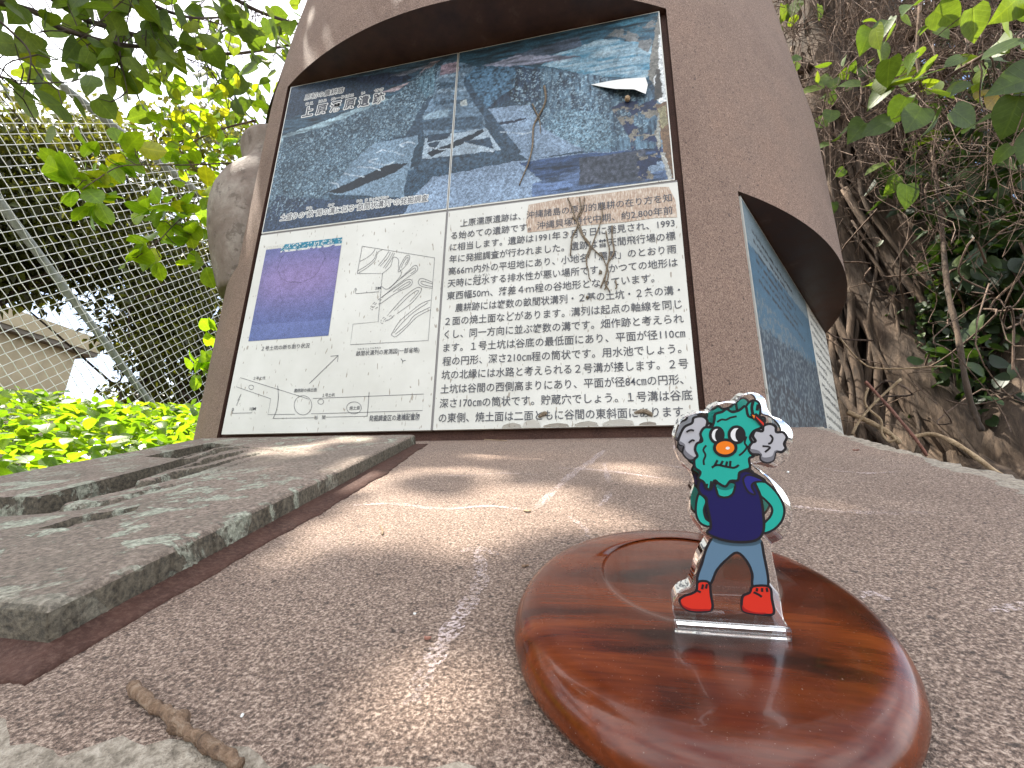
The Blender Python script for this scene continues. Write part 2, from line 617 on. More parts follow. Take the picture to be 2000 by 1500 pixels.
def leaves(name, P, D, N, size, kind, mat, parent=None, tone=None, r=None):
    """P base points, D tip directions, N approximate upper-side normals, size per leaf"""
    r = r or rng
    P, D, N = np.asarray(P, float), unit(D), np.asarray(N, float)
    V, U, F = leaf_template(kind)
    k, nv = len(P), len(V)
    X = unit(np.cross(D, N))
    Z = np.cross(X, D)
    size = np.broadcast_to(np.asarray(size, float), (k,))
    curl = r.uniform(0.1, 1.9, k)
    wide = r.uniform(0.8, 1.2, k)
    W = (P[:, None, :] + size[:, None, None] * (V[None, :, 0:1] * wide[:, None, None] * X[:, None, :] + V[None, :, 1:2] * D[:, None, :]
                                               + V[None, :, 2:3] * curl[:, None, None] * Z[:, None, :]))
    if parent is not None:
        L = Vector((0, 0, 0))
        p = parent
        while p is not None:
            L = L + p.location
            p = p.parent
        W = W - np.array(L)
    FF = (F[None, :, :] + (np.arange(k) * nv)[:, None, None]).reshape(-1, 4)
    me = bpy.data.meshes.new(name)
    me.vertices.add(k * nv)
    me.vertices.foreach_set('co', W.reshape(-1))
    nf = len(FF)
    me.loops.add(nf * 4)
    me.loops.foreach_set('vertex_index', FF.reshape(-1).astype(np.int32))
    me.polygons.add(nf)
    me.polygons.foreach_set('loop_start', np.arange(0, nf * 4, 4, dtype=np.int32))
    me.polygons.foreach_set('loop_total', np.full(nf, 4, dtype=np.int32))
    me.polygons.foreach_set('use_smooth', np.ones(nf, bool))
    me.update(calc_edges=True)
    if tone is None:
        tone = r.beta(2, 2.2, k)
    a = me.attributes.new('tone', 'FLOAT', 'POINT')
    a.data.foreach_set('value', np.repeat(tone, nv).astype(np.float32))
    uvl = me.uv_layers.new(name='leaf')
    UU = np.tile(U, (k, 1))[FF.reshape(-1)]
    uvl.data.foreach_set('uv', UU.reshape(-1).astype(np.float32))
    me.materials.append(mat)
    me.validate()
    o = bpy.data.objects.new(name, me)
    COL.objects.link(o)
    if parent is not None:
        o.parent = parent
    return o


def rdir(k, r=None):
    r = r or rng
    return unit(r.normal(0, 1, (k, 3)))


# ------------------------------------------------------------------ the frames everything hangs on
KS = 0.318                                       # slope of the apron: rises towards the board
CS = 1 / math.sqrt(1 + KS * KS)
SN = np.array([0, -KS * CS, CS])                 # apron normal
SV = np.array([0, -CS, -KS * CS])                # down the slope, towards the camera
SO = np.array([0, 0, -0.019])


def sl(u, v, h=0.0):
    u, v, h = np.asarray(u, float), np.asarray(v, float), np.asarray(h, float)
    return SO + u[..., None] * np.array([1.0, 0, 0]) + v[..., None] * SV + h[..., None] * SN


def slpx(x, y, h=0.0):
    P = on(x, y, SN, SO + SN * h)
    return P[0], float(np.dot(P - SO, SV))


CX, CY, R0 = 0.41, 0.83, 0.93                    # axis and radius of the round monument


def frame_at(th):
    """local frame of the flat face whose middle looks along angle th (0 = towards the viewer): origin on the axis, tangent, outward normal"""
    return np.array([CX, CY, 0.0]), np.array([math.cos(th), math.sin(th), 0.0]), np.array([math.sin(th), -math.cos(th), 0.0])

# ------------------------------------------------------------------ the monument: a round body with flat faces cut into it
mon = thing('stone_monument', (CX, CY, -0.9), 'round brown rendered monument with flat cut-in faces rising from a sloping apron', 'monument')


def radius(z):
    z = np.asarray(z, float)
    return np.interp(z, [-1, 0.86, 1.02, 1.2, 1.38, 1.50, 1.56, 1.60], [0.93, 0.93, 0.914, 0.900, 0.882, 0.845, 0.79, 0.70])


T0 = math.radians(26.8)                          # half angle of a flat face
NICHES = [(0.0, 0.815), (math.radians(60.7), 0.428)]
DEEP = (math.radians(-92), math.radians(-33.0), 0.385, 0.935)      # the alcove that holds the jar: angles, floor, ceiling
ths = set()
for c_, _ in NICHES:
    ths |= set(np.linspace(c_ - T0, c_ + T0, 41).round(6))
ths |= set(np.linspace(DEEP[0], DEEP[1], 31).round(6))
ths |= set(np.linspace(math.radians(90), math.radians(262), 70).round(6))
ths |= set(np.linspace(T0, NICHES[1][0] - T0, 7).round(6)) | set(np.linspace(DEEP[1], -T0, 7).round(6))
ths = np.array(sorted(ths))
keep = [0]
for i in range(1, len(ths)):
    if ths[i] - ths[keep[-1]] > 1e-4:
        keep.append(i)
ths = ths[keep]
zs = np.array([-0.95, -0.5, -0.2, 0.1, 0.3, 0.385, 0.428, 0.55, 0.64, 0.75, 0.815, 0.87, 0.935, 1.0, 1.1, 1.2, 1.30, 1.40, 1.47, 1.52, 1.56, 1.60])
b = MB()


def cyl(th, z, r=None):
    r = radius(z) if r is None else r
    return (CX + r * math.sin(th), CY - r * math.cos(th), z)


nT, nZ = len(ths), len(zs)
V = [cyl(t_, z_) for t_ in ths for z_ in zs]
F = []
for i in range(nT):
    k = (i + 1) % nT
    ta = ths[i]
    tb = ths[k] if k > i else ths[k] + 2 * math.pi
    tm = 0.5 * (ta + tb)
    for j in range(nZ - 1):
        zm = 0.5 * (zs[j] + zs[j + 1])
        cut = any(abs(tm - c_) < T0 and zm < h_ for c_, h_ in NICHES) or (DEEP[0] < tm < DEEP[1] and DEEP[2] < zm < DEEP[3])
        if not cut:
            F.append((i * nZ + j, k * nZ + j, k * nZ + j + 1, i * nZ + j + 1))
F.append(tuple(i * nZ + nZ - 1 for i in range(nT)))
b.add(V, F)
body = b.build('round_body', M['body'], mon, smooth=False)
for p in body.data.polygons:
    p.use_smooth = len(p.vertices) == 4
AP = R0 * math.cos(T0)                           # distance of a flat face from the axis
for c_, h_ in NICHES:
    O_, tg, nn = frame_at(c_)
    hw = R0 * math.sin(T0)
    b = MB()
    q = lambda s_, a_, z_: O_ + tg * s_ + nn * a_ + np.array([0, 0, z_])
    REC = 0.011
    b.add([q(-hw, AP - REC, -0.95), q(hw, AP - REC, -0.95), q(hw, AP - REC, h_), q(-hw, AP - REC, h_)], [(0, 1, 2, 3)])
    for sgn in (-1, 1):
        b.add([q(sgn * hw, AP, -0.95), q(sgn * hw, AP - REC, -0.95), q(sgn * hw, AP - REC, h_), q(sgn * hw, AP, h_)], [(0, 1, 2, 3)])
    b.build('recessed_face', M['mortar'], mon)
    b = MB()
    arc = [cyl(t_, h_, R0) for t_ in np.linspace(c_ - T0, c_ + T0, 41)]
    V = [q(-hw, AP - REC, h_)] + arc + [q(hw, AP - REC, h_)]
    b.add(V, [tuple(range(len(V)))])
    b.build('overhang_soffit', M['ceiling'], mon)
b = MB()
ri = 0.52
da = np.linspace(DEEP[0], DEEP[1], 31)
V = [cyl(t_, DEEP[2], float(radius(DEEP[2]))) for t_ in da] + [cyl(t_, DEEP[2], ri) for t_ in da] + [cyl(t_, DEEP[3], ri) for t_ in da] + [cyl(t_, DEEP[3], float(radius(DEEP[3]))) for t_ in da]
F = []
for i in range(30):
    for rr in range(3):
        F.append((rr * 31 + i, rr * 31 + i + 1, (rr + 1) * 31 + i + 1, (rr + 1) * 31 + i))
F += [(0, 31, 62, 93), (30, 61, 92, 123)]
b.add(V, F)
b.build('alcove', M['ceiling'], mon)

# sloping apron in front of the board ---------------------------------------------------------
r = np.random.default_rng(5)
UL, UR, VN, VB = -0.030, 1.017, 0.6135, -0.115


def ragged(a, b_, n, amp):
    t = np.linspace(0, 1, n)[:, None]
    P = np.asarray(a) + (np.asarray(b_) - np.asarray(a)) * t
    d = unit(np.asarray(b_, float) - np.asarray(a, float))
    nrm = np.array([d[1], -d[0]])
    k = np.convolve(r.normal(0, 1, n + 8), np.ones(5) / 2.2, 'valid')[:n] + r.normal(0, 0.25, n)
    k[0] = k[-1] = 0
    return P + nrm * (k * amp)[:, None]


out = np.concatenate([ragged((UR, VB), (UR, VN), 120, 0.0032)[:-1], ragged((UR, VN), (UL, VN), 200, 0.0022)[:-1],
                      ragged((UL, VN), (UL, VB), 80, 0.004)[:-1], np.array([[UL, VB]])])
cen = np.array([(UL + UR) / 2, (VN + VB) / 2])
half = np.array([(UR - UL) / 2, (VN - VB) / 2])


def inset(P, d0, d1):
    k = np.convolve(r.normal(0, 1, len(P) + 14), np.ones(11) / 4, 'valid')[:len(P)]
    d = np.clip(d0 + d1 * k, 0.3 * d0, None)
    if d0 > 0.01:
        d[:112] *= 1.9
        d[:60] *= np.linspace(.5, 1, 60)
    Q = P - cen
    return cen + Q * (1 - d[:, None] / half)


in1 = inset(out, 0.0045, 0.0016)
in2 = inset(out, 0.0165, 0.0048)
n = len(out)
b = MB()
hk = r.normal(0, 0.0006, n)
V = np.concatenate([sl(in2[:, 0], in2[:, 1], np.zeros(n)), sl(in1[:, 0], in1[:, 1], -0.0016 + hk), sl(out[:, 0], out[:, 1], -0.0075 + hk * 2), sl(out[:, 0], out[:, 1], np.full(n, -0.075))])
F = [tuple(range(n))[::-1]]
mt = [0]
b.add(V, [F[0]], 0)
for rr in range(3):
    for i in range(n):
        k = (i + 1) % n
        b.f.append([rr * n + i, rr * n + k, (rr + 1) * n + k, (rr + 1) * n + i])
        b.m.append(1)
b.f.append([3 * n + i for i in range(n)])
b.m.append(1)
apron = b.build('sloping_apron', [M['slab'], M['rim']], mon)
b = MB()
lo = [sl(u, v, -0.077) for u, v in ((UL + .05, VB), (UR - .05, VB), (UR - .05, VN - .05), (UL + .05, VN - .05))]
V = [tuple(p) for p in lo] + [(p[0], p[1], -1.0) for p in lo]
b.add(V, [(0, 1, 2, 3), (0, 4, 5, 1), (1, 5, 6, 2), (2, 6, 7, 3), (3, 7, 4, 0), (7, 6, 5, 4)])
b.build('apron_base', M['rim'], mon)


def m_chalk():
    t = NT('lime_streak')
    nz = t.noise(t.coord(), 520, 3, 0.7)
    n2 = t.noise(t.coord(), 26, 4, 0.6)
    a = t.math('MULTIPLY', t.ramp(nz, [(0.46, 0.0), (0.58, 1.0)]), t.ramp(n2, [(0.34, 0.0), (0.60, 0.66)]))
    t.fin((0.60, 0.49, 0.46), 0.9)
    t.l(a, t.b.inputs['Alpha'])
    return t.m


M['chalk'] = m_chalk()


def ribbon(pts, width, h):
    """flat strip along a polyline of (u, v) on the apron"""
    P = catmull(pts, 8, closed=False)
    T = unit(np.gradient(P, axis=0))
    Nn = np.stack([-T[:, 1], T[:, 0]], 1)
    wv = width * (0.45 + 0.55 * np.abs(np.sin(np.arange(len(P)) * 0.7 + len(P)))) * np.sin(np.linspace(0.15, math.pi - 0.15, len(P))) ** 0.4
    A, B_ = P + Nn * wv[:, None], P - Nn * wv[:, None]
    V = np.concatenate([sl(A[:, 0], A[:, 1], h), sl(B_[:, 0], B_[:, 1], h)])
    m = len(P)
    return V, [(i, i + 1, m + i + 1, m + i) for i in range(m - 1)]


for line, wd in (([(690, 988), (770, 985), (860, 995), (960, 990), (1040, 1000)], .0016), ([(1040, 1000), (1120, 925), (1150, 905), (1180, 880)], .0024),
                 ([(1090, 915), (1180, 920), (1290, 935)], .0018), ([(1180, 905), (1190, 960), (1170, 990)], .0014), ([(1290, 905), (1340, 915), (1390, 905)], .0012),
                 ([(1550, 990), (1640, 1000), (1740, 1003), (1830, 1004)], .0022), ([(1600, 915), (1680, 925), (1760, 922)], .0012), ([(800, 925), (900, 930), (985, 925), (1060, 930)], .0011),
                 ([(930, 1075), (940, 1130), (895, 1210), (840, 1300), (800, 1380)], .0022), ([(900, 1080), (930, 1072), (975, 1085)], .0014), ([(1930, 1195), (1970, 1190), (2010, 1180)], .0012),
                 ([(1680, 1170), (1700, 1160), (1740, 1175)], .0010), ([(1110, 1010), (1140, 1030), (1150, 1050)], .0010)):
    V, F = ribbon([slpx(*p) for p in line], wd * 2.3, 0.0006)
    b = MB()
    b.add(V, F)
    b.build('lime_streak', M['chalk'], apron)

# ------------------------------------------------------------------ relief plaque set into the apron
PH = 0.0185
A0, A1, A2, A3 = np.array([0.482, 0.564]), np.array([0.403, 0.047]), np.array([0.008, 0.043]), np.array([0.088, 0.562])   # near right, far right, far left, near left
rec = np.array([(0.06, 0.418), (0.236, 0.415), (0.190, 0.241), (0.113, 0.226), (0.097, 0.150), (0.092, 0.108), (0.315, 0.202), (0.312, 0.245), (0.362, 0.432), (0.350, 0.484), (0.20, 0.50), (0.06, 0.50)])


def inpoly(X, Y, P):
    P = np.asarray(P, float)
    res = np.zeros(X.shape, bool)
    j = len(P) - 1
    for i in range(len(P)):
        xi, yi, xj, yj = P[i, 0], P[i, 1], P[j, 0], P[j, 1]
        if yi != yj:
            c = ((yi > Y) != (yj > Y)) & (X < (xj - xi) * (Y - yi) / (yj - yi) + xi)
            res ^= c
        j = i
    return res


def vnoise(X, Y, seed):
    """smooth value noise on a plane"""
    g = np.random.default_rng(seed).random((64, 64))
    xi, yi = np.floor(X).astype(int), np.floor(Y).astype(int)
    fx, fy = X - xi, Y - yi
    fx, fy = fx * fx * (3 - 2 * fx), fy * fy * (3 - 2 * fy)
    a, b_, c, d = g[xi % 64, yi % 64], g[(xi + 1) % 64, yi % 64], g[xi % 64, (yi + 1) % 64], g[(xi + 1) % 64, (yi + 1) % 64]
    return (a * (1 - fx) + b_ * fx) * (1 - fy) + (c * (1 - fx) + d * fx) * fy


def fbm(X, Y, seed, o=4):
    s, am, tot = 0, 1.0, 0
    for k in range(o):
        s = s + am * vnoise(X * 2 ** k, Y * 2 ** k, seed + k)
        tot += am
        am *= 0.55
    return s / tot


NU, NV = 230, 290
su, sv = np.meshgrid(np.linspace(0, 1, NU), np.linspace(0, 1, NV), indexing='ij')
PU = (A2[0] * (1 - su) + A1[0] * su) * (1 - sv) + (A3[0] * (1 - su) + A0[0] * su) * sv
PV = (A2[1] * (1 - su) + A1[1] * su) * (1 - sv) + (A3[1] * (1 - su) + A0[1] * su) * sv
Hh = np.full(PU.shape, PH)
ins = inpoly(PU, PV, rec)
# floor of the recess climbs from the wall on the left to nothing on the right
left_edge = np.interp(PV, [0.09, 0.108, 0.15, 0.226, 0.241, 0.415, 0.5], [0.09, 0.092, 0.097, 0.113, 0.190, 0.236, 0.06])
right_edge = np.interp(PV, [0.10, 0.202, 0.245, 0.432, 0.484, 0.5], [0.10, 0.315, 0.312, 0.362, 0.350, 0.34])
tt = np.clip((PU - left_edge) / np.clip(right_edge - left_edge, 0.02, None), 0, 1)
depth = 0.0155 * (1 - tt) ** 1.15
RPX = [([(150, 995), (270, 968), (330, 955), (410, 943)], .011, .0075), ([(200, 990), (300, 962), (360, 945), (420, 925), (470, 908)], .0085, .0085), ([(285, 948), (330, 930), (400, 917), (450, 903), (495, 892)], .0085, .0090),
       ([(325, 925), (390, 905), (440, 893), (480, 885)], .0075, .0085), ([(362, 900), (405, 886), (440, 880), (470, 880)], .0075, .0070), ([(300, 905), (340, 893), (390, 880)], .006, .005)]
ridge = np.zeros(PU.shape)
wx_ = PU + 0.006 * (fbm(PU * 40, PV * 40, 3) - 0.5)
wy_ = PV + 0.006 * (fbm(PU * 40, PV * 40, 4) - 0.5)
for L, wd, hh in RPX:
    Q = catmull(np.array([slpx(x_, y_, .012) for x_, y_ in L]), 6, False)
    dm = np.full(PU.shape, 9.0)
    for qa, qb in zip(Q[:-1], Q[1:]):
        e = qb - qa
        t_ = np.clip(((wx_ - qa[0]) * e[0] + (wy_ - qa[1]) * e[1]) / (e @ e + 1e-12), 0, 1)
        dm = np.minimum(dm, np.hypot(wx_ - qa[0] - t_ * e[0], wy_ - qa[1] - t_ * e[1]))
    ridge = np.maximum(ridge, hh * np.clip(1.35 - 1.35 * (dm / wd) ** 3, 0, 1))
floor = np.minimum(PH - depth + ridge, PH - 0.0012)
near_ramp = np.clip((0.49 - PV) / 0.06, 0, 1)
floor = PH - (PH - floor) * near_ramp
Hh = np.where(ins, np.minimum(floor, PH + 0.001), Hh)
gr = np.array([slpx(x_, y_, PH) for x_, y_ in ((78, 1033), (150, 1008), (270, 988), (262, 998), (150, 1030))])
Hh = np.where(inpoly(PU, PV, gr), PH - 0.005, Hh)
Hh = Hh + 0.0010 * (fbm(PU * 60, PV * 60, 9) - 0.5) + 0.0012 * (fbm(PU * 16, PV * 16, 19) - 0.5)
ed = np.minimum(np.minimum(su, 1 - su) * 0.39, np.minimum(sv, 1 - sv) * 0.51)
Hh = Hh - np.clip(0.0045 - ed, 0, None) ** 2 / 0.0045 * 0.55
plq = thing('relief_plaque', sl(0.25, 0.3, 0), 'lichen-spotted grey stone plaque carved with furrows lying on the brown apron', 'plaque')
b = MB()
b.grid(sl(PU, PV, Hh))
rim_i = [(i, 0) for i in range(NU)] + [(NU - 1, j) for j in range(1, NV)] + [(i, NV - 1) for i in range(NU - 2, -1, -1)] + [(0, j) for j in range(NV - 2, 0, -1)]
ring = np.array([[PU[i, j], PV[i, j]] for i, j in rim_i])
o_ = b.add(sl(ring[:, 0] + 0.0006 * r.normal(0, 1, len(ring)), ring[:, 1], np.full(len(ring), -0.004)), [])
for k in range(len(rim_i)):
    k2 = (k + 1) % len(rim_i)
    a_, c_ = rim_i[k][0] * NV + rim_i[k][1], rim_i[k2][0] * NV + rim_i[k2][1]
    b.f.append([a_, c_, o_ + k2, o_ + k])
    b.m.append(0)
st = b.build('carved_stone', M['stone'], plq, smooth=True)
try:
    st.data.set_sharp_from_angle(angle=math.radians(50))
except Exception:
    pass
# smooth dark mortar fillet round the stone
b = MB()
cenP = np.array([0.245, 0.30])
k_ = np.convolve(r.normal(0, 1, len(ring) + 24), np.ones(15) / 5, 'valid')[:len(ring)]
outw = np.array([unit(p - cenP) for p in ring])
Bn = ring + outw * (0.021 + 0.0018 * k_)[:, None]
V = np.concatenate([sl(ring[:, 0], ring[:, 1], 0.0042), sl(*(ring * .45 + Bn * .55).T, 0.0022), sl(Bn[:, 0], Bn[:, 1], 0.0011), sl(Bn[:, 0], Bn[:, 1], -0.002)])
m = len(ring)
F = [(rr * m + i, rr * m + (i + 1) % m, (rr + 1) * m + (i + 1) % m, (rr + 1) * m + i) for rr in range(3) for i in range(m)]
b.add(V, F)
b.build('mortar_fillet', M['mortar'], plq, smooth=True)

# ------------------------------------------------------------------ lettering helpers


def glyphs(text, bold=0.0):
    c = bpy.data.curves.new('tmp_text', 'FONT')
    c.body = text
    c.size = 1.0
    c.offset = bold
    c.resolution_u = 2
    o = bpy.data.objects.new('tmp_text', c)
    COL.objects.link(o)
    dg = bpy.context.evaluated_depsgraph_get()
    me = bpy.data.meshes.new_from_object(o.evaluated_get(dg))
    V = np.zeros(len(me.vertices) * 3)
    me.vertices.foreach_get('co', V)
    V = V.reshape(-1, 3)
    F = [list(p.vertices) for p in me.polygons]
    bpy.data.objects.remove(o)
    bpy.data.curves.remove(c)
    bpy.data.meshes.remove(me)
    return V, F


def letter(mb, text, x0, x1, zc, hgt, y, bold=0.012, grow=0.0):
    """one line of text on the board between x0 and x1, centred on zc; hgt is the size of one full-width character"""
    V, F = glyphs(text, bold + grow)
    V0 = V if grow == 0 else glyphs(text, bold)[0]
    lo, hi = V0[:, 0].min(), V0[:, 0].max()
    k = (x1 - x0) / (hi - lo)
    X = x0 + (V[:, 0] - lo) * k
    Z = zc + (V[:, 1] - 0.38) * hgt
    mb.add(np.stack([X, np.full(len(X), y), Z], 1), F)


def panel(x, y):
    P = on(x, y, (0, 1, 0), (0, 0, 0))
    return P[0], P[2]


def stroke(mb, pts, wid, y, closed=False, smooth=0, toP=None, mat=0):
    """a drawn line of even width on the plane of the board"""
    P = np.asarray(pts, float)
    if smooth:
        P = catmull(P, smooth, closed)
    if closed:
        P = np.concatenate([P, P[:1]])
    T = unit(np.gradient(P, axis=0))
    if closed:
        T[0] = T[-1] = unit(P[1] - P[-2])
    Nn = np.stack([-T[:, 1], T[:, 0]], 1)
    A, B_ = P + Nn * wid / 2, P - Nn * wid / 2
    m = len(P)
    Q = np.concatenate([A, B_])
    V = toP(Q, y) if toP else np.stack([Q[:, 0], np.full(len(Q), y), Q[:, 1]], 1)
    mb.add(V, [(i, m + i, m + i + 1, i + 1) for i in range(m - 1)], mat)


def printed(name, x0, x1, z0, z1, nx, nz, paint, y, parent, frame=None):
    """a printed picture: one flat sheet whose colours are set per point by paint(X, Z)"""
    X, Z = np.meshgrid(np.linspace(x0, x1, nx), np.linspace(z0, z1, nz), indexing='ij')
    P = np.stack([X, np.full(X.shape, y), Z], 2) if frame is None else frame(X, Z)
    b = MB()
    b.grid(P)
    o = b.build(name, M['print'], parent)
    colr = np.clip(paint(X, Z), 0.001, 1).reshape(-1, 3)
    a = o.data.color_attributes.new('print', 'FLOAT_COLOR', 'POINT')
    a.data.foreach_set('color', np.concatenate([colr, np.ones((len(colr), 1))], 1).astype(np.float32).reshape(-1))
    return o


def topx(X, Z):
    P = np.stack([X, np.zeros(X.shape), Z], -1)
    x, y, _ = proj(P)
    return x, y


def lin(r_, g_, b_):
    f = lambda c: (c / 255 / 12.92) if c / 255 < 0.04045 else ((c / 255 + 0.055) / 1.055) ** 2.4
    return np.array([f(r_), f(g_), f(b_)])


E4 = lambda L: np.array([(500 + 0.45 * a, 0.45 * b_) for a, b_ in L])
PRINT_K = 0.62                                    # printed inks are no brighter than the paper they sit on


def paint_trench(X, Z):
    x, y = topx(X, Z)
    x = x + 5 * (fbm(X * 60, Z * 60, 401) - .5) + 2 * (fbm(X * 300, Z * 300, 402) - .5)
    y = y + 5 * (fbm(X * 60, Z * 60, 403) - .5) + 3 * (fbm(X * 300, Z * 300, 404) - .5)
    c = np.zeros(X.shape + (3,))
    f1 = fbm(X * 220, Z * 220, 21)
    f2 = fbm(X * 420, Z * 420, 31)
    big = fbm(X * 18, Z * 18, 41)
    hat = fbm(X * 260, Z * 40, 51)               # upright scratches of a cut bank
    hor = fbm(X * 26 + Z * 20, Z * 190, 61)      # lying streaks of grass

    def put(poly, rgb, amp=0.35, tex=f1, rgb2=None):
        m = inpoly(x, y, E4(poly))
        k = np.clip((tex - 0.5) * 4.2, -1, 1)[..., None]
        amp = min(amp * 1.7, .85)
        base = lin(*rgb) if rgb2 is None else lin(*rgb) * (1 - np.clip(k * .5 + .5, 0, 1)) + lin(*rgb2) * np.clip(k * .5 + .5, 0, 1)
        c[m] = ((base * np.ones(X.shape + (3,))) * (1 + (amp * k if rgb2 is None else 0)))[m]

    put([(-100, -100), (2200, -100), (2200, 1200), (-100, 1200)], (36, 60, 78), 0.6, f2)
    # left slope of grass, its lit upper edge, and the road on the far left
    put([(-50, 640), (140, 360), (880, 200), (880, 330), (560, 430), (110, 590)], (44, 74, 92), 0.5, hor)
    put([(140, 380), (420, 335), (640, 345), (540, 400), (300, 470), (120, 520)], (34, 52, 72), 0.5, f2)
    put([(380, 345), (560, 318), (700, 330), (610, 372), (470, 362)], (24, 36, 60), 0.5)
    put([(540, 405), (690, 345), (760, 270), (800, 262), (740, 310), (600, 400)], (150, 132, 134), 0.35, hor)
    put([(580, 330), (700, 298), (775, 272), (760, 285), (640, 330)], (96, 100, 112), 0.3, hor)
    put([(90, 600), (300, 525), (560, 425), (590, 432), (330, 540), (85, 640)], (138, 168, 178), 0.35, hor)
    # speckled left bank
    put([(85, 640), (330, 540), (580, 430), (740, 300), (770, 290), (800, 400), (745, 440), (650, 585), (520, 620), (420, 705), (310, 840), (330, 868), (90, 850), (40, 930)], (24, 40, 56), 0, f2, (92, 126, 146))
    put([(120, 600), (330, 545), (520, 500), (500, 560), (330, 640), (200, 760), (90, 850)], (22, 38, 54), 0, f2, (72, 104, 122))
    put([(690, 360), (780, 275), (800, 300), (790, 400), (740, 430)], (30, 60, 80), 0, hat, (96, 140, 160))
    put([(650, 590), (730, 440), (790, 400), (740, 500), (720, 560)], (44, 66, 84), 0.3)
    # the long cut running away
    put([(790, 300), (815, 275), (945, 268), (960, 300), (905, 335), (985, 480), (1000, 560), (730, 590), (725, 505), (770, 420)], (92, 120, 142), 0.3, f1)
    for k, (ya, yb, xa, xb) in enumerate(((282, 292, 800, 945), (318, 330, 795, 905), (352, 380, 790, 880), (380, 396, 785, 930), (430, 446, 770, 950), (505, 560, 725, 985))):
        put([(xa, ya + 10), (xb, ya), (xb, yb), (xa, yb + 10)], (56, 82, 102) if k % 2 == 0 or k == 5 else (116, 140, 158), 0.4)
    put([(805, 285), (880, 268), (880, 310), (800, 330)], (150, 128, 142), 0.3, hor)
    put([(725, 500), (835, 470), (835, 505), (730, 522)], (128, 156, 172), 0.2)
    put([(885, 440), (915, 436), (915, 460), (890, 462)], (178, 186, 180), 0.1)
    # top right: grass and sky streaks in turquoise
    put([(880, 228), (1745, 40), (1740, 360), (1500, 340), (1240, 292), (960, 290), (880, 270)], (24, 72, 92), 0.6, hor)
    put([(1290, 240), (1500, 170), (1720, 190), (1700, 340), (1480, 335), (1240, 285)], (36, 120, 150), 0, hor, (150, 176, 186))
    put([(1130, 235), (1400, 160), (1420, 200), (1250, 245), (1100, 262)], (62, 74, 92), 0.4, hor)
    put([(1560, 100), (1740, 60), (1740, 130), (1640, 170)], (40, 92, 112), 0.5, hor)
    put([(980, 285), (1150, 240), (1420, 245), (1300, 270), (1100, 290)], (126, 128, 146), 0.4, hor)
    # right bank
    put([(950, 292), (1130, 288), (1250, 292), (1240, 340), (1120, 425), (1000, 470), (905, 340)], (58, 96, 122), 0.55, f1)
    put([(1000, 470), (1120, 380), (1130, 290), (1240, 300), (1250, 420), (1200, 445), (1110, 432)], (30, 50, 72), 0.5, hat)
    put([(1235, 292), (1480, 330), (1700, 380), (1795, 500), (1795, 640), (1430, 665), (1250, 560), (1235, 470)], (18, 38, 60), 0, hat, (92, 130, 152))
    put([(1250, 560), (1330, 470), (1520, 500), (1560, 640), (1430, 662)], (24, 46, 66), 0, f2, (116, 158, 178))
    # floors of the dig
    put([(985, 475), (1190, 455), (1250, 560), (1430, 655), (1180, 695), (1120, 650), (1015, 490)], (116, 140, 164), 0.22, f2)
    put([(1030, 535), (1170, 512), (1180, 520), (1035, 548)], (24, 30, 50), 0.2)
    put([(905, 340), (925, 350), (985, 460), (1015, 480), (1150, 660), (1120, 695), (1060, 600), (975, 490), (900, 370)], (44, 68, 88), 0.4)
    put([(510, 622), (705, 590), (700, 690), (640, 860), (310, 842), (420, 705)], (106, 134, 154), 0.25, f2)
    put([(690, 640), (725, 600), (735, 610), (700, 720), (668, 735)], (30, 56, 72), 0.3)
    put([(735, 600), (1000, 556), (1062, 652), (722, 692)], (150, 170, 184), 0.15, f2)
    put([(740, 665), (900, 600), (985, 558), (992, 572), (910, 620), (760, 680)], (16, 24, 34), 0.2)
    put([(745, 598), (850, 575), (830, 600), (745, 620)], (30, 48, 66), 0.3)
    put([(745, 625), (800, 612), (770, 655)], (34, 52, 70), 0.3)
    put([(900, 615), (1015, 598), (1032, 645), (930, 625)], (36, 58, 78), 0.4)
    put([(720, 692), (1062, 655), (1085, 720), (700, 745)], (46, 72, 92), 0.45)
    put([(660, 740), (1085, 712), (1130, 700), (700, 850), (640, 862)], (40, 70, 92), 0.5, f2)
    put([(310, 838), (560, 720), (605, 712), (665, 710), (600, 752), (380, 840)], (20, 26, 34), 0.2)
    # foreground floor and its shade
    put([(690, 850), (770, 770), (1130, 700), (1440, 665), (1790, 640), (1810, 800), (840, 925), (632, 945)], (122, 146, 172), 0.25, f2)
    put([(1140, 705), (1440, 668), (1800, 640), (1800, 700), (1430, 720), (1250, 790)], (38, 62, 100), 0.5, hor)
    put([(1200, 800), (1430, 720), (1440, 790), (1780, 740), (1800, 800), (1200, 870)], (70, 94, 132), 0.45, hor)
    put([(20, 1015), (90, 850), (330, 868), (640, 862), (660, 900), (632, 945)], (40, 60, 86), 0.5, f2)
    put([(1402, 688), (1690, 652), (1690, 785), (1405, 806)], (58, 62, 74), 0.4, f1)
    # chalk outlines
    for ln in ([(530, 690), (490, 700), (560, 715), (600, 706)], [(525, 665), (560, 655), (640, 672)], [(640, 640), (625, 630), (660, 620), (690, 625)], [(440, 730), (500, 728), (540, 738)], [(385, 755), (440, 765), (470, 768)],
               [(320, 795), (350, 800), (358, 812)], [(905, 620), (960, 640), (1030, 655)], [(745, 640), (800, 650), (850, 645)], [(1060, 575), (1150, 580), (1200, 575)]):
        Q = catmull(E4(ln), 10, False)
        dmin = np.full(X.shape, 9e9)
        for qx, qy in Q:
            dmin = np.minimum(dmin, (x - qx) ** 2 + (y - qy) ** 2)
        c[dmin < 1.6] = lin(176, 190, 200)
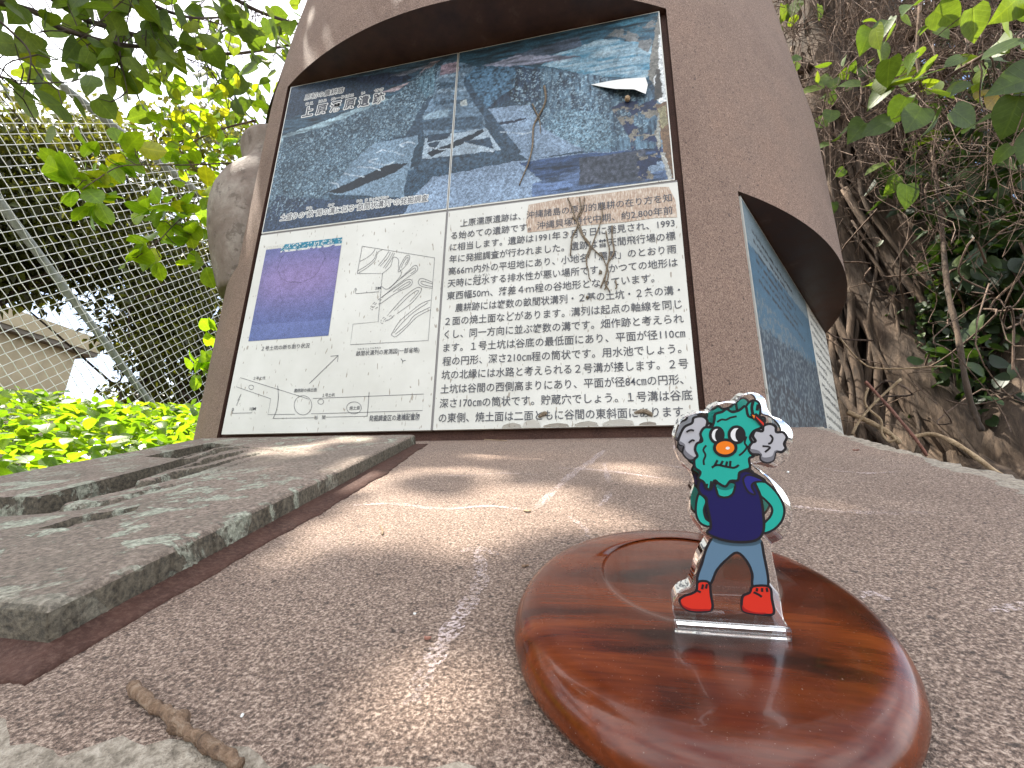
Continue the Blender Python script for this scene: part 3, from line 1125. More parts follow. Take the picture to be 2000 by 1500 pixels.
    bank = inpoly(x, y, E4([(85, 640), (330, 540), (580, 430), (740, 300), (800, 300), (800, 400), (745, 440), (650, 585), (520, 620), (420, 705), (310, 840), (60, 960)])) | inpoly(x, y, E4([(1130, 300), (1480, 335), (1700, 380), (1700, 560), (1430, 662), (1250, 560), (1100, 430)]))
    sp = bank & (fbm(X * 330, Z * 330, 411) > 0.60)
    c[sp] = c[sp] * 0.4 + lin(150, 182, 196) * 0.6
    dk = bank & (fbm(X * 300, Z * 300, 412) < 0.40)
    c[dk] *= 0.55
    # weather damage along the right-hand edge
    dm = inpoly(x, y, E4([(1540, 470), (1600, 440), (1745, 430), (1760, 640), (1720, 780), (1660, 770), (1620, 600)])) & (fbm(X * 60, Z * 60, 71) > 0.44)
    dcol = np.where((fbm(X * 90, Z * 90, 81) > 0.53)[..., None], lin(120, 112, 96), lin(24, 36, 74)) * (0.7 + 0.7 * f2[..., None])
    c[dm] = dcol[dm]
    dm = inpoly(x, y, E4([(1520, 155), (1590, 110), (1690, 115), (1740, 60), (1752, 120), (1700, 230), (1600, 170)])) & (fbm(X * 50, Z * 50, 91) > 0.47)
    c[dm] = (lin(110, 112, 110) * (0.6 + 0.8 * f2[..., None]))[dm]
    for poly, rgb, tex in (([(1712, 250), (1745, 60), (1770, 60), (1770, 300), (1730, 380), (1700, 330)], (120, 116, 104), f1), ([(1745, 150), (1780, 150), (1830, 480), (1740, 440), (1725, 340), (1750, 300)], (214, 216, 212), f2),
                           ([(1735, 300), (1755, 300), (1765, 420), (1730, 440)], (70, 62, 50), f1), ([(1735, 455), (1790, 440), (1825, 770), (1785, 775), (1760, 600)], (112, 82, 48), f1),
                           ([(1742, 470), (1775, 460), (1790, 540), (1760, 560)], (150, 140, 92), f1), ([(1755, 660), (1775, 665), (1812, 790), (1790, 790)], (170, 168, 156), f2), ([(1745, 470), (1756, 600), (1750, 660), (1738, 600)], (150, 150, 138), f2)):
        m = inpoly(x + 6 * (f1 - .5), y, E4(poly))
        c[m] = (lin(*rgb) * (0.55 + 0.9 * tex[..., None]))[m]
    gr_ = c.mean(2, keepdims=True)
    c = c * 0.8 + gr_ * np.array([0.19, 0.205, 0.215])
    c *= (0.62 + 0.76 * big[..., None]) * (0.80 + 0.4 * fbm(X * 90, Z * 90, 405)[..., None])
    c *= np.clip(0.35 + 1.3 * fbm(X * 260, Z * 260, 406)[..., None], .5, 1.6)
    c *= 0.92 + 0.16 * (np.random.default_rng(3).random(X.shape)[..., None])
    return (c * 0.90 + c.mean() * 0.14 * np.array([0.80, 1.0, 1.12])) * PRINT_K * 1.35


# ------------------------------------------------------------------ the board on the front face
bd = thing('information_board', (0.41, 0.004, 0.0), 'square weathered information board of four tiles under the front overhang', 'sign')
ZM, XS = 0.4177, 0.4085
b = MB()
b.box((0.0, -0.0005, ZM + 0.0035), (XS - 0.001, 0.0085, 0.8117))
b.box((XS + 0.001, -0.0005, ZM + 0.0035), (0.8165, 0.0085, 0.8117))
b.build('photo_tile', M['tile'], bd)
ph1 = printed('trench_photograph', 0.002, XS - 0.0022, ZM + 0.0062, 0.8097, 330, 310, paint_trench, -0.0008, bd)
ph2 = printed('trench_photograph', XS + 0.0022, 0.8145, ZM + 0.0062, 0.8097, 330, 310, paint_trench, -0.0008, bd)
b = MB()
b.box((0.0, -0.0005, 0.0), (XS - 0.0022, 0.0085, ZM - 0.0012))
dt = b.build('diagram_tile', M['tile'], bd)
b = MB()
b.box((XS + 0.0022, -0.0005, 0.0), (0.82, 0.0085, ZM - 0.0012))
tt_ = b.build('text_tile', M['tile'], bd)
b = MB()
b.box((XS - 0.0022, 0.0006, 0.0), (XS + 0.0022, 0.0080, ZM - 0.0012))
b.box((XS - 0.001, 0.0006, ZM + 0.0035), (XS + 0.001, 0.0080, 0.8117))
b.box((0.0, 0.0006, ZM - 0.0012), (0.82, 0.0080, ZM + 0.0035))
b.build('joint_sealant', M['tilegap'], bd)

# titles on the photograph
def title(text, xa, xb, zc, h, bold, halo):
    b_ = MB()
    for q in range(10):
        a_ = q * 2 * math.pi / 10
        letter(b_, text, xa + halo * h * 1.25 * math.cos(a_), xb + halo * h * 1.25 * math.cos(a_), zc + halo * h * 1.25 * math.sin(a_), h, -0.0011 - 0.00003 * q, bold)
    o = b_.build('title_outline', M['halo'], ph1)
    b_ = MB()
    letter(b_, text, xa, xb, zc, h, -0.0016, bold)
    b_.build('title_lettering', M['ink'], ph1)


title('原初の農耕跡', 0.0445, 0.1435, 0.7705, 0.0176, 0.008, 0.070)
for ch, xa in zip('上原濡原遺跡', np.linspace(0.0462, 0.2195, 6)):
    title(ch, xa, xa + 0.0262, 0.7268, 0.030, 0.026, 0.058)
for t_, xa, xb in (('うえ', .0495, .0690), ('はら', .0835, .1030), ('ぬーりばる', .1150, .1700), ('い', .1890, .1970), ('せき', .2195, .2410)):
    title(t_, xa, xb, 0.7500, 0.0102, 0.010, 0.09)
title('土盛りの“畝”間の溝に似る“畝間状溝列”の発掘調査', 0.0400, 0.3670, 0.4535, 0.0172, 0.007, 0.080)
for t_, xa, xb in (('うね', .0985, .1120), ('みぞ', .1490, .1625), ('うね', .2130, .2260), ('ま', .2320, .2370), ('じょうみぞれつ', .2420, .2830)):
    title(t_, xa, xb, 0.4680, 0.0078, 0.008, 0.10)

# diagram tile: purple photograph, plans and captions


def paint_purple(X, Z):
    k = np.clip((Z - 0.18) / 0.208, 0, 1)
    f1, f2 = fbm(X * 160, Z * 160, 5), fbm(X * 420, Z * 420, 6)
    side = np.clip(np.abs((X - 0.107) / 0.087), 0, 1)[..., None]
    mid = np.exp(-((k - 0.62) / 0.28) ** 2)[..., None]
    c = lin(84, 96, 142) * (1 - mid) + lin(132, 116, 160) * mid
    c = c * (1 - 0.25 * side ** 3) + lin(70, 92, 140) * 0.22 * side ** 3
    c = c * (0.45 + 0.5 * f1[..., None] + 0.45 * f2[..., None] + 0.2 * fbm(X * 45, Z * 45, 17)[..., None])
    c[k < 0.16] = c[k < 0.16] * np.array([1.05, 1.08, 1.1]) + 0.02
    arc = np.abs(((X - 0.107) / 0.05) ** 2 + ((k - 0.78) / 0.22) ** 2 - 1 + 0.5 * (fbm(X * 60, Z * 60, 8) - .5)) < 0.035
    arc |= np.abs((X - 0.075) / 0.012 + 2.4 * (fbm(X * 40, Z * 40, 13) - .5)) < 0.03
    arc |= (np.abs((X - 0.128) / 0.012 + 2.4 * (fbm(X * 40, Z * 40, 14) - .5)) < 0.03) & (k > .3)
    c[arc & (k < 0.9)] *= 0.62
    torn = (k > 0.93 + 0.05 * (fbm(X * 70, Z * 0 + 1, 15) - 0.5)) & (X > 0.055)
    teal = lin(30, 118, 142) * (0.6 + 0.8 * f1[..., None])
    c[torn] = teal[torn]
    rim = torn & (f2 > 0.62) | ((np.abs(k - 0.925) < 0.012) & (X > 0.055) & (f1 > .42))
    c[rim] = lin(205, 205, 196)
    hole = (k > 0.965) & (X < 0.055 + 0.01 * f1)
    c[hole] = lin(200, 198, 186)
    return c * PRINT_K * 1.35


pp_ = printed('pit_photograph', 0.0196, 0.1924, 0.1803, 0.3880, 150, 180, paint_purple, -0.0010, dt)
z5 = lambda x, y: panel(420 + x * 0.31335, 400 + y * 0.31333)
z5l = lambda L: [z5(*p) for p in L]
b = MB()
YL = -0.0011
lw = 0.00085
stroke(b, [(0.2385, 0.3627), (0.3903, 0.3199), (0.3903, 0.1576), (0.2400, 0.1594), (0.2402, 0.1996), (0.2903, 0.2005), (0.2882, 0.2982), (0.2354, 0.3037), (0.2354, 0.3040), (0.2385, 0.3627)], lw, YL)
for L, cl_, sm in (([(903, 355), (950, 330), (985, 300), (1000, 275)], 0, 4), ([(898, 425), (960, 385), (1000, 345), (1015, 300), (1045, 280)], 0, 4), ([(890, 415), (960, 370), (995, 335), (1010, 290)], 0, 4),
                   ([(1020, 380), (1060, 330), (1085, 292)], 0, 4), ([(1030, 385), (1075, 335), (1095, 297)], 0, 4), ([(1050, 395), (1085, 345), (1110, 300)], 0, 4), ([(1062, 398), (1095, 350), (1120, 303)], 0, 4),
                   ([(1045, 430), (1095, 385), (1110, 335), (1125, 328), (1145, 345), (1145, 390), (1160, 440), (1080, 525), (1040, 510)], 0, 4),
                   ([(1145, 405), (1180, 335), (1205, 315), (1215, 330), (1195, 375), (1150, 418)], 1, 5), ([(1160, 395), (1185, 345), (1203, 328), (1203, 345), (1185, 375)], 0, 5),
                   ([(1085, 525), (1200, 420), (1240, 382), (1262, 385), (1258, 415), (1200, 455), (1110, 520), (1040, 580)], 0, 5), ([(1160, 460), (1215, 415), (1245, 395), (1250, 410), (1220, 430)], 0, 5),
                   ([(1035, 580), (1150, 500), (1200, 468), (1230, 475), (1215, 510), (1130, 550), (1030, 620)], 0, 5), ([(1110, 545), (1190, 490), (1218, 482), (1205, 500), (1140, 535)], 0, 5),
                   ([(1085, 680), (1180, 575), (1250, 522), (1280, 518), (1285, 540), (1230, 610), (1135, 680)], 0, 5), ([(1120, 660), (1200, 580), (1255, 538), (1268, 545), (1215, 605)], 0, 5),
                   ([(1358, 485), (1310, 465), (1280, 462), (1268, 485), (1290, 510), (1358, 522)], 0, 5), ([(1358, 495), (1300, 478), (1285, 482), (1295, 497), (1358, 512)], 0, 5),
                   ([(1100, 810), (1150, 730), (1230, 660), (1290, 615), (1345, 595)], 0, 5), ([(1100, 812), (1130, 822), (1200, 760), (1260, 700), (1345, 655)], 0, 5), ([(1115, 800), (1170, 735), (1240, 670), (1330, 610)], 0, 5), ([(1125, 808), (1200, 745), (1245, 690), (1340, 640)], 0, 5)):
    stroke(b, z5l(L), lw, YL, bool(cl_), sm)
for L in ([(1030, 585), (985, 620), (970, 645), (985, 655), (1030, 630)], [(1040, 590), (995, 625), (982, 642), (1035, 612)], [(1085, 685), (1045, 710), (1035, 730), (1050, 738), (1135, 685)], [(1100, 690), (1055, 718), (1060, 728), (1120, 690)]):
    Q = catmull(np.array(z5l(L)), 6, False)
    for i in range(0, len(Q) - 2, 4):
        stroke(b, Q[i:i + 3], lw, YL)
stroke(b, z5l([(877, 540), (877, 555), (1023, 543), (1023, 528)]), lw, YL)
stroke(b, z5l([(947, 550), (947, 540)]), lw * .8, YL)
stroke(b, [(0.1676, 0.0894), (0.2184, 0.1400)], lw * 1.3, YL)
stroke(b, z5l([(722, 945), (770, 940), (765, 980)]), lw * 1.3, YL)
# lower plan of the excavated strip
stroke(b, z5l([(535, 1195), (160, 1078), (135, 1135), (350, 1210), (332, 1308), (500, 1306)]), lw, YL)
stroke(b, z5l([(600, 1303), (620, 1303), (1295, 1283), (1302, 1180), (612, 1208)]), lw, YL)
stroke(b, z5l([(520, 1190), (585, 1212)]), lw, YL)
for cx_, cy_, rx, ry in ((228, 1138, 15, 14), (550, 1250, 55, 60), (661, 1228, 18, 16), (868, 1266, 46, 37)):
    stroke(b, z5l([(cx_ + rx * math.cos(a), cy_ + ry * math.sin(a)) for a in np.linspace(0, 2 * math.pi, 28, endpoint=False)]), lw, YL, True)
stroke(b, z5l([(392, 1128), (397, 1200), (385, 1280), (365, 1330)]), lw * 1.2, YL, False, 5)
stroke(b, z5l([(962, 1168), (958, 1230), (950, 1318)]), lw * 1.2, YL, False, 5)
stroke(b, z5l([(362, 1332), (618, 1328)]), lw, YL)
stroke(b, z5l([(695, 1324), (952, 1318)]), lw, YL)
stroke(b, z5l([(110, 1285), (110, 1300), (233, 1297), (233, 1282)]), lw, YL)
stroke(b, z5l([(135, 1253), (165, 1180), (143, 1220), (158, 1215)]), lw, YL)
stroke(b, z5l([(1160, 960), (1172, 975), (1168, 995), (1172, 975), (1190, 970)]), 0.0012, YL)
b.build('plan_drawing', M['line'], dt)


def cap(t_, xa, ya, xb, yb, h, bo=0.004):
    b_ = MB()
    letter(b_, t_, z5(xa, ya)[0], z5(xb, yb)[0], 0.5 * (z5(xa, ya)[1] + z5(xb, yb)[1]), h, -0.0012, bo)
    b_.build('caption_lettering', M['ink'], dt)


cap('２号土坑の断ち割り状況', 293, 895, 592, 880, 0.0102)
cap('畝間状溝列の実測図(一部省略)', 882, 925, 1275, 908, 0.0105)
cap('うね ま じょうみぞれつ', 890, 900, 1035, 893, 0.0042)
cap('２号土坑', 243, 1083, 316, 1080, 0.0072)
cap('農耕跡の検出面', 495, 1160, 637, 1152, 0.0078)
cap('１号土坑', 672, 1188, 748, 1184, 0.0072)
cap('焼土面', 840, 1268, 905, 1265, 0.0072)
cap('谷　間', 622, 1328, 690, 1324, 0.0075)
cap('発掘調査区の遺構配置図', 963, 1330, 1276, 1325, 0.0110, 0.010)
cap('い こうはい ち ず', 1140, 1305, 1265, 1302, 0.0042)
cap('0', 108, 1275, 120, 1275, 0.0085)
cap('10M', 220, 1272, 257, 1270, 0.0085)
cap('0', 872, 528, 884, 527, 0.0075)
cap('2M', 1000, 520, 1034, 518, 0.0075)

# text tile
LINES = ['上原濡原遺跡は、沖縄諸島の原初的農耕の在り方を知', 'る始めての遺跡です。沖縄貝塚時代中期、約2,800年前', 'に相当します。遺跡は1991年３月６日に発見され、1993', '年に発掘調査が行われました。遺跡は普天間飛行場の標',
         '高66ｍ内外の平坦地にあり、小地名「濡原」のとおり雨', '天時に冠水する排水性が悪い場所です。かつての地形は', '東西幅50ｍ、落差４ｍ程の谷地形となっています。', '農耕跡には複数の畝間状溝列・２基の土坑・２条の溝・',
         '２面の焼土面などがあります。溝列は起点の軸線を同じ', 'くし、同一方向に並ぶ複数の溝です。畑作跡と考えられ', 'ます。１号土坑は谷底の最低面にあり、平面が径110㎝', '程の円形、深さ210㎝程の筒状です。用水池でしょう。',
         '坑の北縁には水路と考えられる２号溝が接します。２号', '土坑は谷間の西側高まりにあり、平面が径84㎝の円形、', '深さ170㎝の筒状です。貯蔵穴でしょう。１号溝は谷底', 'の東側、焼土面は二面ともに谷間の東斜面にあります。']
z6 = lambda x, y: panel(840 + x * 0.34675, 340 + y * 0.34667)
XR = [1362, 1368, 1380, 1385, 1390, 1398, 1265, 1412, 1422, 1432, 1440, 1418, 1456, 1428, 1478, 1452]
b = MB()
for i, t_ in enumerate(LINES):
    zc = 0.3868 - i * (0.3868 - 0.0198) / 15
    yr = 150 + (1340 - 150) * i / 15
    xr = z6(XR[i], yr)[0]
    xl = 0.4365 if i in (0, 7) else 0.4195
    letter(b, t_, xl, xr, zc, 0.0172, -0.0014, 0.006)
letter(b, 'かんすい', z6(250, 573)[0], z6(335, 565)[0], 0.3868 - 5 * 0.02447 + 0.0105, 0.0058, -0.0014, 0.002)
b.build('text_lettering', M['ink'], tt_)
b = MB()
pl = [(0.5640, 0.4085), (0.5600, 0.372), (0.5628, 0.3515), (0.60, 0.3500), (0.66, 0.3525), (0.73, 0.3490), (0.78, 0.3512), (0.8155, 0.3470), (0.8150, 0.38), (0.8060, 0.4080), (0.78, 0.4135), (0.70, 0.4122), (0.63, 0.4128)]
pl = np.array(pl) + r.normal(0, 0.0006, (len(pl), 2))
b.add([(p[0], -0.0010, p[1]) for p in pl], [tuple(range(len(pl)))])
b.build('peeled_patch', M['peel'], tt_)
# flaking enamel along the lower edge: thin lifted scales
b = MB()
for xa, xb, zh in ((0.527, 0.558, .008), (0.560, 0.588, .013), (0.592, 0.632, .006), (0.640, 0.676, .008), (0.682, 0.728, .010), (0.735, 0.760, .005)):
    P = [(xa, -0.0012, 0.0012), (xb, -0.0012, 0.0012), (xb - .002, -0.0042, zh * .7), (xb - (xb - xa) * .4, -0.0060, zh), (xa + (xb - xa) * .25, -0.0050, zh * .8), (xa + .001, -0.0030, zh * .5)]
    Q = [(x_, y_ + 0.0007, z_) for x_, y_, z_ in P]
    b.add(P + Q, [tuple(range(6)), tuple(range(11, 5, -1))] + [(i, (i + 1) % 6, 6 + (i + 1) % 6, 6 + i) for i in range(6)])
b.build('enamel_flake', M['tile'], tt_)
# curled flap of white film on the photograph
b = MB()
fl = [panel(500 + .45 * x_, .45 * y_) for x_, y_ in ((1455, 370), (1530, 360), (1600, 352), (1690, 340), (1700, 375), (1690, 432), (1640, 420), (1560, 412), (1500, 388))]
lift = [0.0015, 0.004, 0.005, 0.002, 0.004, 0.012, 0.016, 0.013, 0.006]
P = [(p[0], -l_, p[1]) for p, l_ in zip(fl, lift)]
Q = [(x_, y_ + 0.0006, z_) for x_, y_, z_ in P]
b.add(P + Q, [tuple(range(9)), tuple(range(17, 8, -1))] + [(i, (i + 1) % 9, 9 + (i + 1) % 9, 9 + i) for i in range(9)])
b.build('curled_film', M['halo'], ph2)

# ------------------------------------------------------------------ the board on the right-hand face
c2 = NICHES[1][0]
O2, tg2, nn2 = frame_at(c2)
ZB2 = 0.428 - 0.815


def side(s_, a_, z_):
    s_, z_ = np.asarray(s_, float), np.asarray(z_, float)
    return O2 + s_[..., None] * tg2 + a_ * nn2 + z_[..., None] * np.array([0, 0, 1.0])


bd2 = thing('information_board', side(np.array(0.0), AP, np.array(ZB2)), 'blue and white information board on the right-hand face, seen at a steep angle', 'sign')


def slab_side(s0, s1, z0, z1, a0, a1):
    P = [side(np.array(s_), a_, np.array(z_)) for a_ in (a0, a1) for s_, z_ in ((s0, z0), (s1, z0), (s1, z1), (s0, z1))]
    return P, [(0, 3, 2, 1), (4, 5, 6, 7), (0, 1, 5, 4), (1, 2, 6, 5), (2, 3, 7, 6), (3, 0, 4, 7)]


SEAM = 0.13
b = MB()
b.add(*slab_side(-0.408, SEAM - .002, ZB2, 0.425, AP - 0.009, AP + 0.0005))
b.build('photo_tile', M['tile'], bd2)


def paint_side(X, Z):
    k = np.clip((Z + 0.03) / 0.45, 0, 1)
    f1, f2, hor = fbm(X * 70, Z * 70, 201), fbm(X * 160, Z * 160, 202), fbm(X * 30 + Z * 26, Z * 120 - X * 60, 203)
    c = lin(30, 62, 86) * (0.5 + 1.0 * f1[..., None])
    up = k > 0.58 + 0.12 * (X / 0.4) + 0.08 * (f1 - .5)
    c[up] = (lin(60, 128, 162) * (0.75 + 0.5 * hor[..., None]))[up]
    wt = k > 0.87 + 0.06 * X / 0.4
    c[wt] = (lin(150, 176, 186) * (0.8 + 0.4 * hor[..., None]))[wt]
    lo_ = k < 0.30
    c[lo_] = (lin(18, 34, 54) * (0.6 + 0.9 * f1[..., None]))[lo_]
    st_ = (f2 > 0.57) & (k < 0.62)
    c[st_] = lin(128, 150, 158)
    rows = (np.abs(((k - 0.66) / 0.045) % 1 - .5) < .22) & (k > .66) & (k < .94) & (X < 0.02 - .2 * ((k * 31).astype(int) % 3) * .3) & (X > -.36) & (f2 > .44)
    c[rows] = lin(26, 34, 44)
    return (c * .85 + c.mean(2, keepdims=True) * .15) * PRINT_K * 0.62


printed('site_photograph', -0.404, SEAM - .004, ZB2 + .004, 0.421, 140, 200, paint_side, 0, bd2, frame=lambda X, Z: side(X, AP + 0.0009, Z))
b = MB()
b.add(*slab_side(SEAM + .002, 0.408, ZB2, 0.425, AP - 0.009, AP + 0.0005))
tx2 = b.build('text_tile', M['tile'], bd2)
# rows of print too small and too steep to read: broken dashes
b = MB()
r2 = np.random.default_rng(8)
for row in range(27):
    z_ = 0.40 - row * 0.0275
    s_ = SEAM + 0.02 + (0.012 if row % 7 == 0 else 0)
    while s_ < 0.385 - (0.10 if row % 6 == 5 else 0):
        wd = r2.uniform(0.010, 0.0135)
        zz = z_ + r2.normal(0, 0.0004)
        hgt_ = 0.0062
        for q in range(4):                       # a few crossing bars per character
            if q % 2 == 0:
                a_, e_, lo_, hi_ = s_ + wd * r2.uniform(0, .25), s_ + wd * r2.uniform(.75, 1), zz + r2.uniform(-1, 1) * hgt_, None
                hi_ = lo_ + 0.0017
            else:
                a_ = s_ + wd * r2.uniform(.1, .8)
                e_, lo_, hi_ = a_ + wd * .16, zz - hgt_ * r2.uniform(.4, 1), zz + hgt_ * r2.uniform(.4, 1)
            P = [side(np.array(p1), AP + 0.0012 + 0.0001 * q, np.array(p2)) for p1, p2 in ((a_, lo_), (e_, lo_), (e_, hi_), (a_, hi_))]
            b.add(P, [(0, 1, 2, 3)])
        s_ += wd + 0.0035
b.build('text_lettering', M['ink'], tx2)
# ------------------------------------------------------------------ wooden plate
PC = np.array([0.7248, 0.5130])
pa, pb = 0.0655, 0.0815
seg = 128
prof = [(0.0, 0.0134), (0.30, 0.0134), (0.46, 0.0134), (0.482, 0.01342), (0.495, 0.0136), (0.508, 0.0140), (0.522, 0.0141), (0.56, 0.01415), (0.72, 0.0141), (0.84, 0.0138), (0.90, 0.0131), (0.945, 0.0116), (0.975, 0.0094), (0.993, 0.0068), (1.0, 0.0045), (0.995, 0.0026), (0.975, 0.0012), (0.95, 0.0006), (0.0, 0.0006)]


def oval(f, ang):
    """rings blend from the small inner oval to the outer outline"""
    k = np.clip((f - 0.5) / 0.35, 0, 1)
    ic, ia, ib = np.array([0.7275, 0.4935]), 0.0345, 0.0425
    if f <= 0.5:
        c, a_, b_ = ic, ia * f / 0.5, ib * f / 0.5
    else:
        c, a_, b_ = ic * (1 - k) + PC * k, ia * (1 - k) + pa * f * k, ib * (1 - k) + pb * f * k
    return np.stack([c[0] + a_ * np.cos(ang), c[1] + b_ * np.sin(ang)], 1)


an = np.linspace(0, 2 * math.pi, seg, endpoint=False)
V, F = [], []
for f, h in prof:
    if f == 0.0 and h < 0.01:
        Q = np.repeat(PC[None], seg, 0)
    else:
        Q = oval(f, an)
        if f > 0.85 and h < 0.0125:
            Q = PC + np.stack([pa * f * np.cos(an), pb * f * np.sin(an)], 1)
    V.append(sl(Q[:, 0], Q[:, 1], np.full(seg, h)))
for i in range(len(prof) - 1):
    for j in range(seg):
        k = (j + 1) % seg
        F.append((i * seg + j, (i + 1) * seg + j, (i + 1) * seg + k, i * seg + k))
b = MB()
b.add(np.concatenate(V), F)
pl = b.build('wooden_plate', M['wood'], None, smooth=True)
tag(pl, 'oval red-brown lacquered wooden plate with rounded rim lying on the apron', 'plate')

# ------------------------------------------------------------------ clear acrylic standee on the plate
VS, TH = 0.540, 0.0068
HB = 0.0143


def zst(x, y):
    """a point of the traced figure -> (u, h) on the standee's front face"""
    P = on(1280 + x * 0.34670, 760 + y * 0.34667, SV, SO + SV * VS)
    return (P[0], float(np.dot(P - SO, SN)))


def zs_(L):
    return np.array([zst(*p) for p in L])


def st(Q, v):
    Q = np.asarray(Q, float)
    return sl(Q[..., 0], np.full(Q.shape[:-1], v), Q[..., 1])


std = thing('acrylic_standee', sl(0.735, VS, HB), 'clear acrylic standee of a teal bearded figure in red boots on the wooden plate', 'standee')
outl = catmull(zs_([(122, 268), (150, 190), (190, 160), (250, 142), (305, 140), (335, 105), (400, 85), (455, 85), (500, 45), (550, 35), (600, 60), (618, 120), (650, 165), (705, 188), (752, 235), (760, 290), (742, 330), (735, 375), (690, 420), (640, 432),
                          (590, 440), (580, 465), (640, 515), (705, 580), (752, 670), (750, 760), (705, 830), (640, 870), (648, 960), (672, 1080), (690, 1190), (705, 1290), (728, 1335)]), 5, False)
outl = np.concatenate([outl, zs_([(732, 1405), (125, 1352)]), catmull(zs_([(122, 1285), (112, 1240), (118, 1195), (150, 1150), (205, 1125), (228, 1075), (262, 960), (312, 870), (298, 832), (255, 775), (212, 710), (208, 610), (228, 530), (205, 455), (160, 415), (132, 350)]), 5, False)])
Tn = unit(np.roll(outl, -1, 0) - np.roll(outl, 1, 0))
Nn = np.stack([Tn[:, 1], -Tn[:, 0]], 1)
area = 0.5 * np.sum(outl[:, 0] * np.roll(outl[:, 1], -1) - np.roll(outl[:, 0], -1) * outl[:, 1])
outl = outl + Nn * math.copysign(0.0009, area)            # clear border cut outside the print
outl[:, 1] = np.maximum(outl[:, 1], HB)
bv = 0.0004
ce = outl.mean(0)
Tn = unit(np.roll(outl, -1, 0) - np.roll(outl, 1, 0))
Nn = np.stack([Tn[:, 1], -Tn[:, 0]], 1)
sgn = math.copysign(1.0, area)
inn = outl - sgn * Nn * bv
inn[:, 1] = np.maximum(inn[:, 1], HB)
m = len(outl)
b = MB()
b.add(np.concatenate([st(inn, VS), st(outl, VS - bv), st(outl, VS - TH + bv), st(inn, VS - TH)]),
      [tuple(range(m)), tuple(range(4 * m - 1, 3 * m - 1, -1))] + [(rr * m + i, (rr + 1) * m + i, (rr + 1) * m + (i + 1) % m, rr * m + (i + 1) % m) for rr in range(3) for i in range(m)])
sheet = b.build('acrylic_sheet', M['acrylic'], std)
b = MB()
u0, u1 = 0.7174, 0.7518
P = []
for v_, z_ in ((VS + 0.0024, HB), (VS + 0.0024, HB + 0.0026), (VS + 0.0018, HB + 0.0032), (VS + 0.0004, HB + 0.0032), (VS + 0.0004, HB)):
    P.append((v_, z_))
V = [sl(np.array(u_), np.array(v_), np.array(z_)) for u_ in (u0, u1) for v_, z_ in P]
b.add(V, [(0, 1, 2, 3, 4), (9, 8, 7, 6, 5)] + [(i, 5 + i, 5 + (i + 1) % 5, (i + 1) % 5) for i in range(5)])
b.build('foot_bar', M['acrylic'], std)

PLAY = [0.00012]


def patch(name, L, mat, parent, line=0.0007, smooth=5, closed=True):
    """one printed colour field with its drawn outline"""
    Q = catmull(zs_(L), smooth, True) if smooth else zs_(L)
    v = VS + PLAY[0]
    PLAY[0] += 0.00003
    b = MB()
    for v_ in ((v,) if name in ('printed_figure', 'boot', 'boot_shade', 'trouser_shade') else (v, v - TH - 0.0018)):     # printed on both faces of the clear sheet
        b.add(st(Q, v_), [tuple(range(len(Q)))], 0)
        if line:
            stroke(b, Q, line, v_ + 0.000012, True, 0, toP=lambda q, y: st(q, y), mat=1)
    return b.build(name, [M[mat], M['outline']], parent)


def marks(name, Ls, wd, parent, mat='outline'):
    b = MB()
    v = VS + PLAY[0]
    PLAY[0] += 0.00003
    for L in Ls:
        stroke(b, zs_(L), wd, v, False, 5, toP=lambda q, y: st(q, y))
    return b.build(name, M[mat], parent)


fig = patch('printed_figure', [(330, 840), (430, 870), (540, 870), (590, 850), (610, 930), (635, 1110), (550, 1110), (545, 1040), (515, 970), (460, 920), (400, 960), (345, 1020), (305, 1100), (235, 1080), (262, 980), (290, 890)], 'denim', std, 0.0008, 4)
patch('trouser_shade', [(330, 838), (430, 862), (540, 862), (590, 845), (592, 865), (540, 882), (430, 882), (335, 862)], 'denimdark', fig, 0)
for L in ([(135, 1190), (160, 1165), (205, 1150), (232, 1130), (240, 1085), (300, 1088), (312, 1160), (322, 1225), (300, 1248), (210, 1250), (160, 1230)], [(485, 1220), (492, 1165), (530, 1145), (550, 1110), (640, 1112), (655, 1180), (665, 1262), (600, 1268), (520, 1258), (492, 1245)]):
    bt = patch('boot', L, 'bootred', fig, 0.0008, 4)
patch('boot_shade', [(138, 1196), (160, 1218), (210, 1236), (300, 1238), (300, 1247), (210, 1248), (160, 1229)], 'bootdark', fig, 0, 4)
patch('boot_shade', [(488, 1215), (510, 1238), (560, 1255), (620, 1258), (600, 1266), (520, 1256), (492, 1243)], 'bootdark', fig, 0, 4)
marks('boot_lines', [[(268, 1098), (262, 1125)], [(290, 1096), (284, 1122)], [(232, 1132), (255, 1142)], [(572, 1118), (570, 1138)], [(600, 1118), (600, 1140)], [(625, 1118), (630, 1140)], [(552, 1142), (580, 1155), (598, 1168)]], 0.0007, fig)
patch('arm', [(245, 590), (285, 625), (272, 680), (285, 730), (318, 752), (300, 772), (255, 755), (230, 710), (228, 650)], 'teal', fig)
patch('arm', [(545, 520), (610, 518), (680, 580), (722, 660), (715, 730), (670, 785), (610, 808), (608, 760), (645, 715), (655, 670), (620, 625), (570, 580)], 'teal', fig)
patch('shirt', [(240, 548), (262, 505), (340, 530), (420, 520), (485, 458), (560, 478), (618, 518), (560, 520), (590, 600), (606, 700), (606, 800), (560, 850), (450, 858), (350, 838), (290, 805), (312, 770), (290, 650), (285, 610), (255, 590)], 'navy', fig, 0.0008, 4)
patch('sleeve', [(495, 500), (530, 482), (612, 515), (560, 522), (540, 545), (560, 590), (525, 580), (500, 540)], 'navylight', fig, 0.0006, 4)
patch('collar', [(345, 535), (438, 525), (438, 580), (405, 606), (360, 602), (345, 575)], 'teal', fig)
patch('collar_shade', [(348, 535), (436, 530), (436, 552), (395, 568), (350, 556)], 'tealdark', fig, 0)
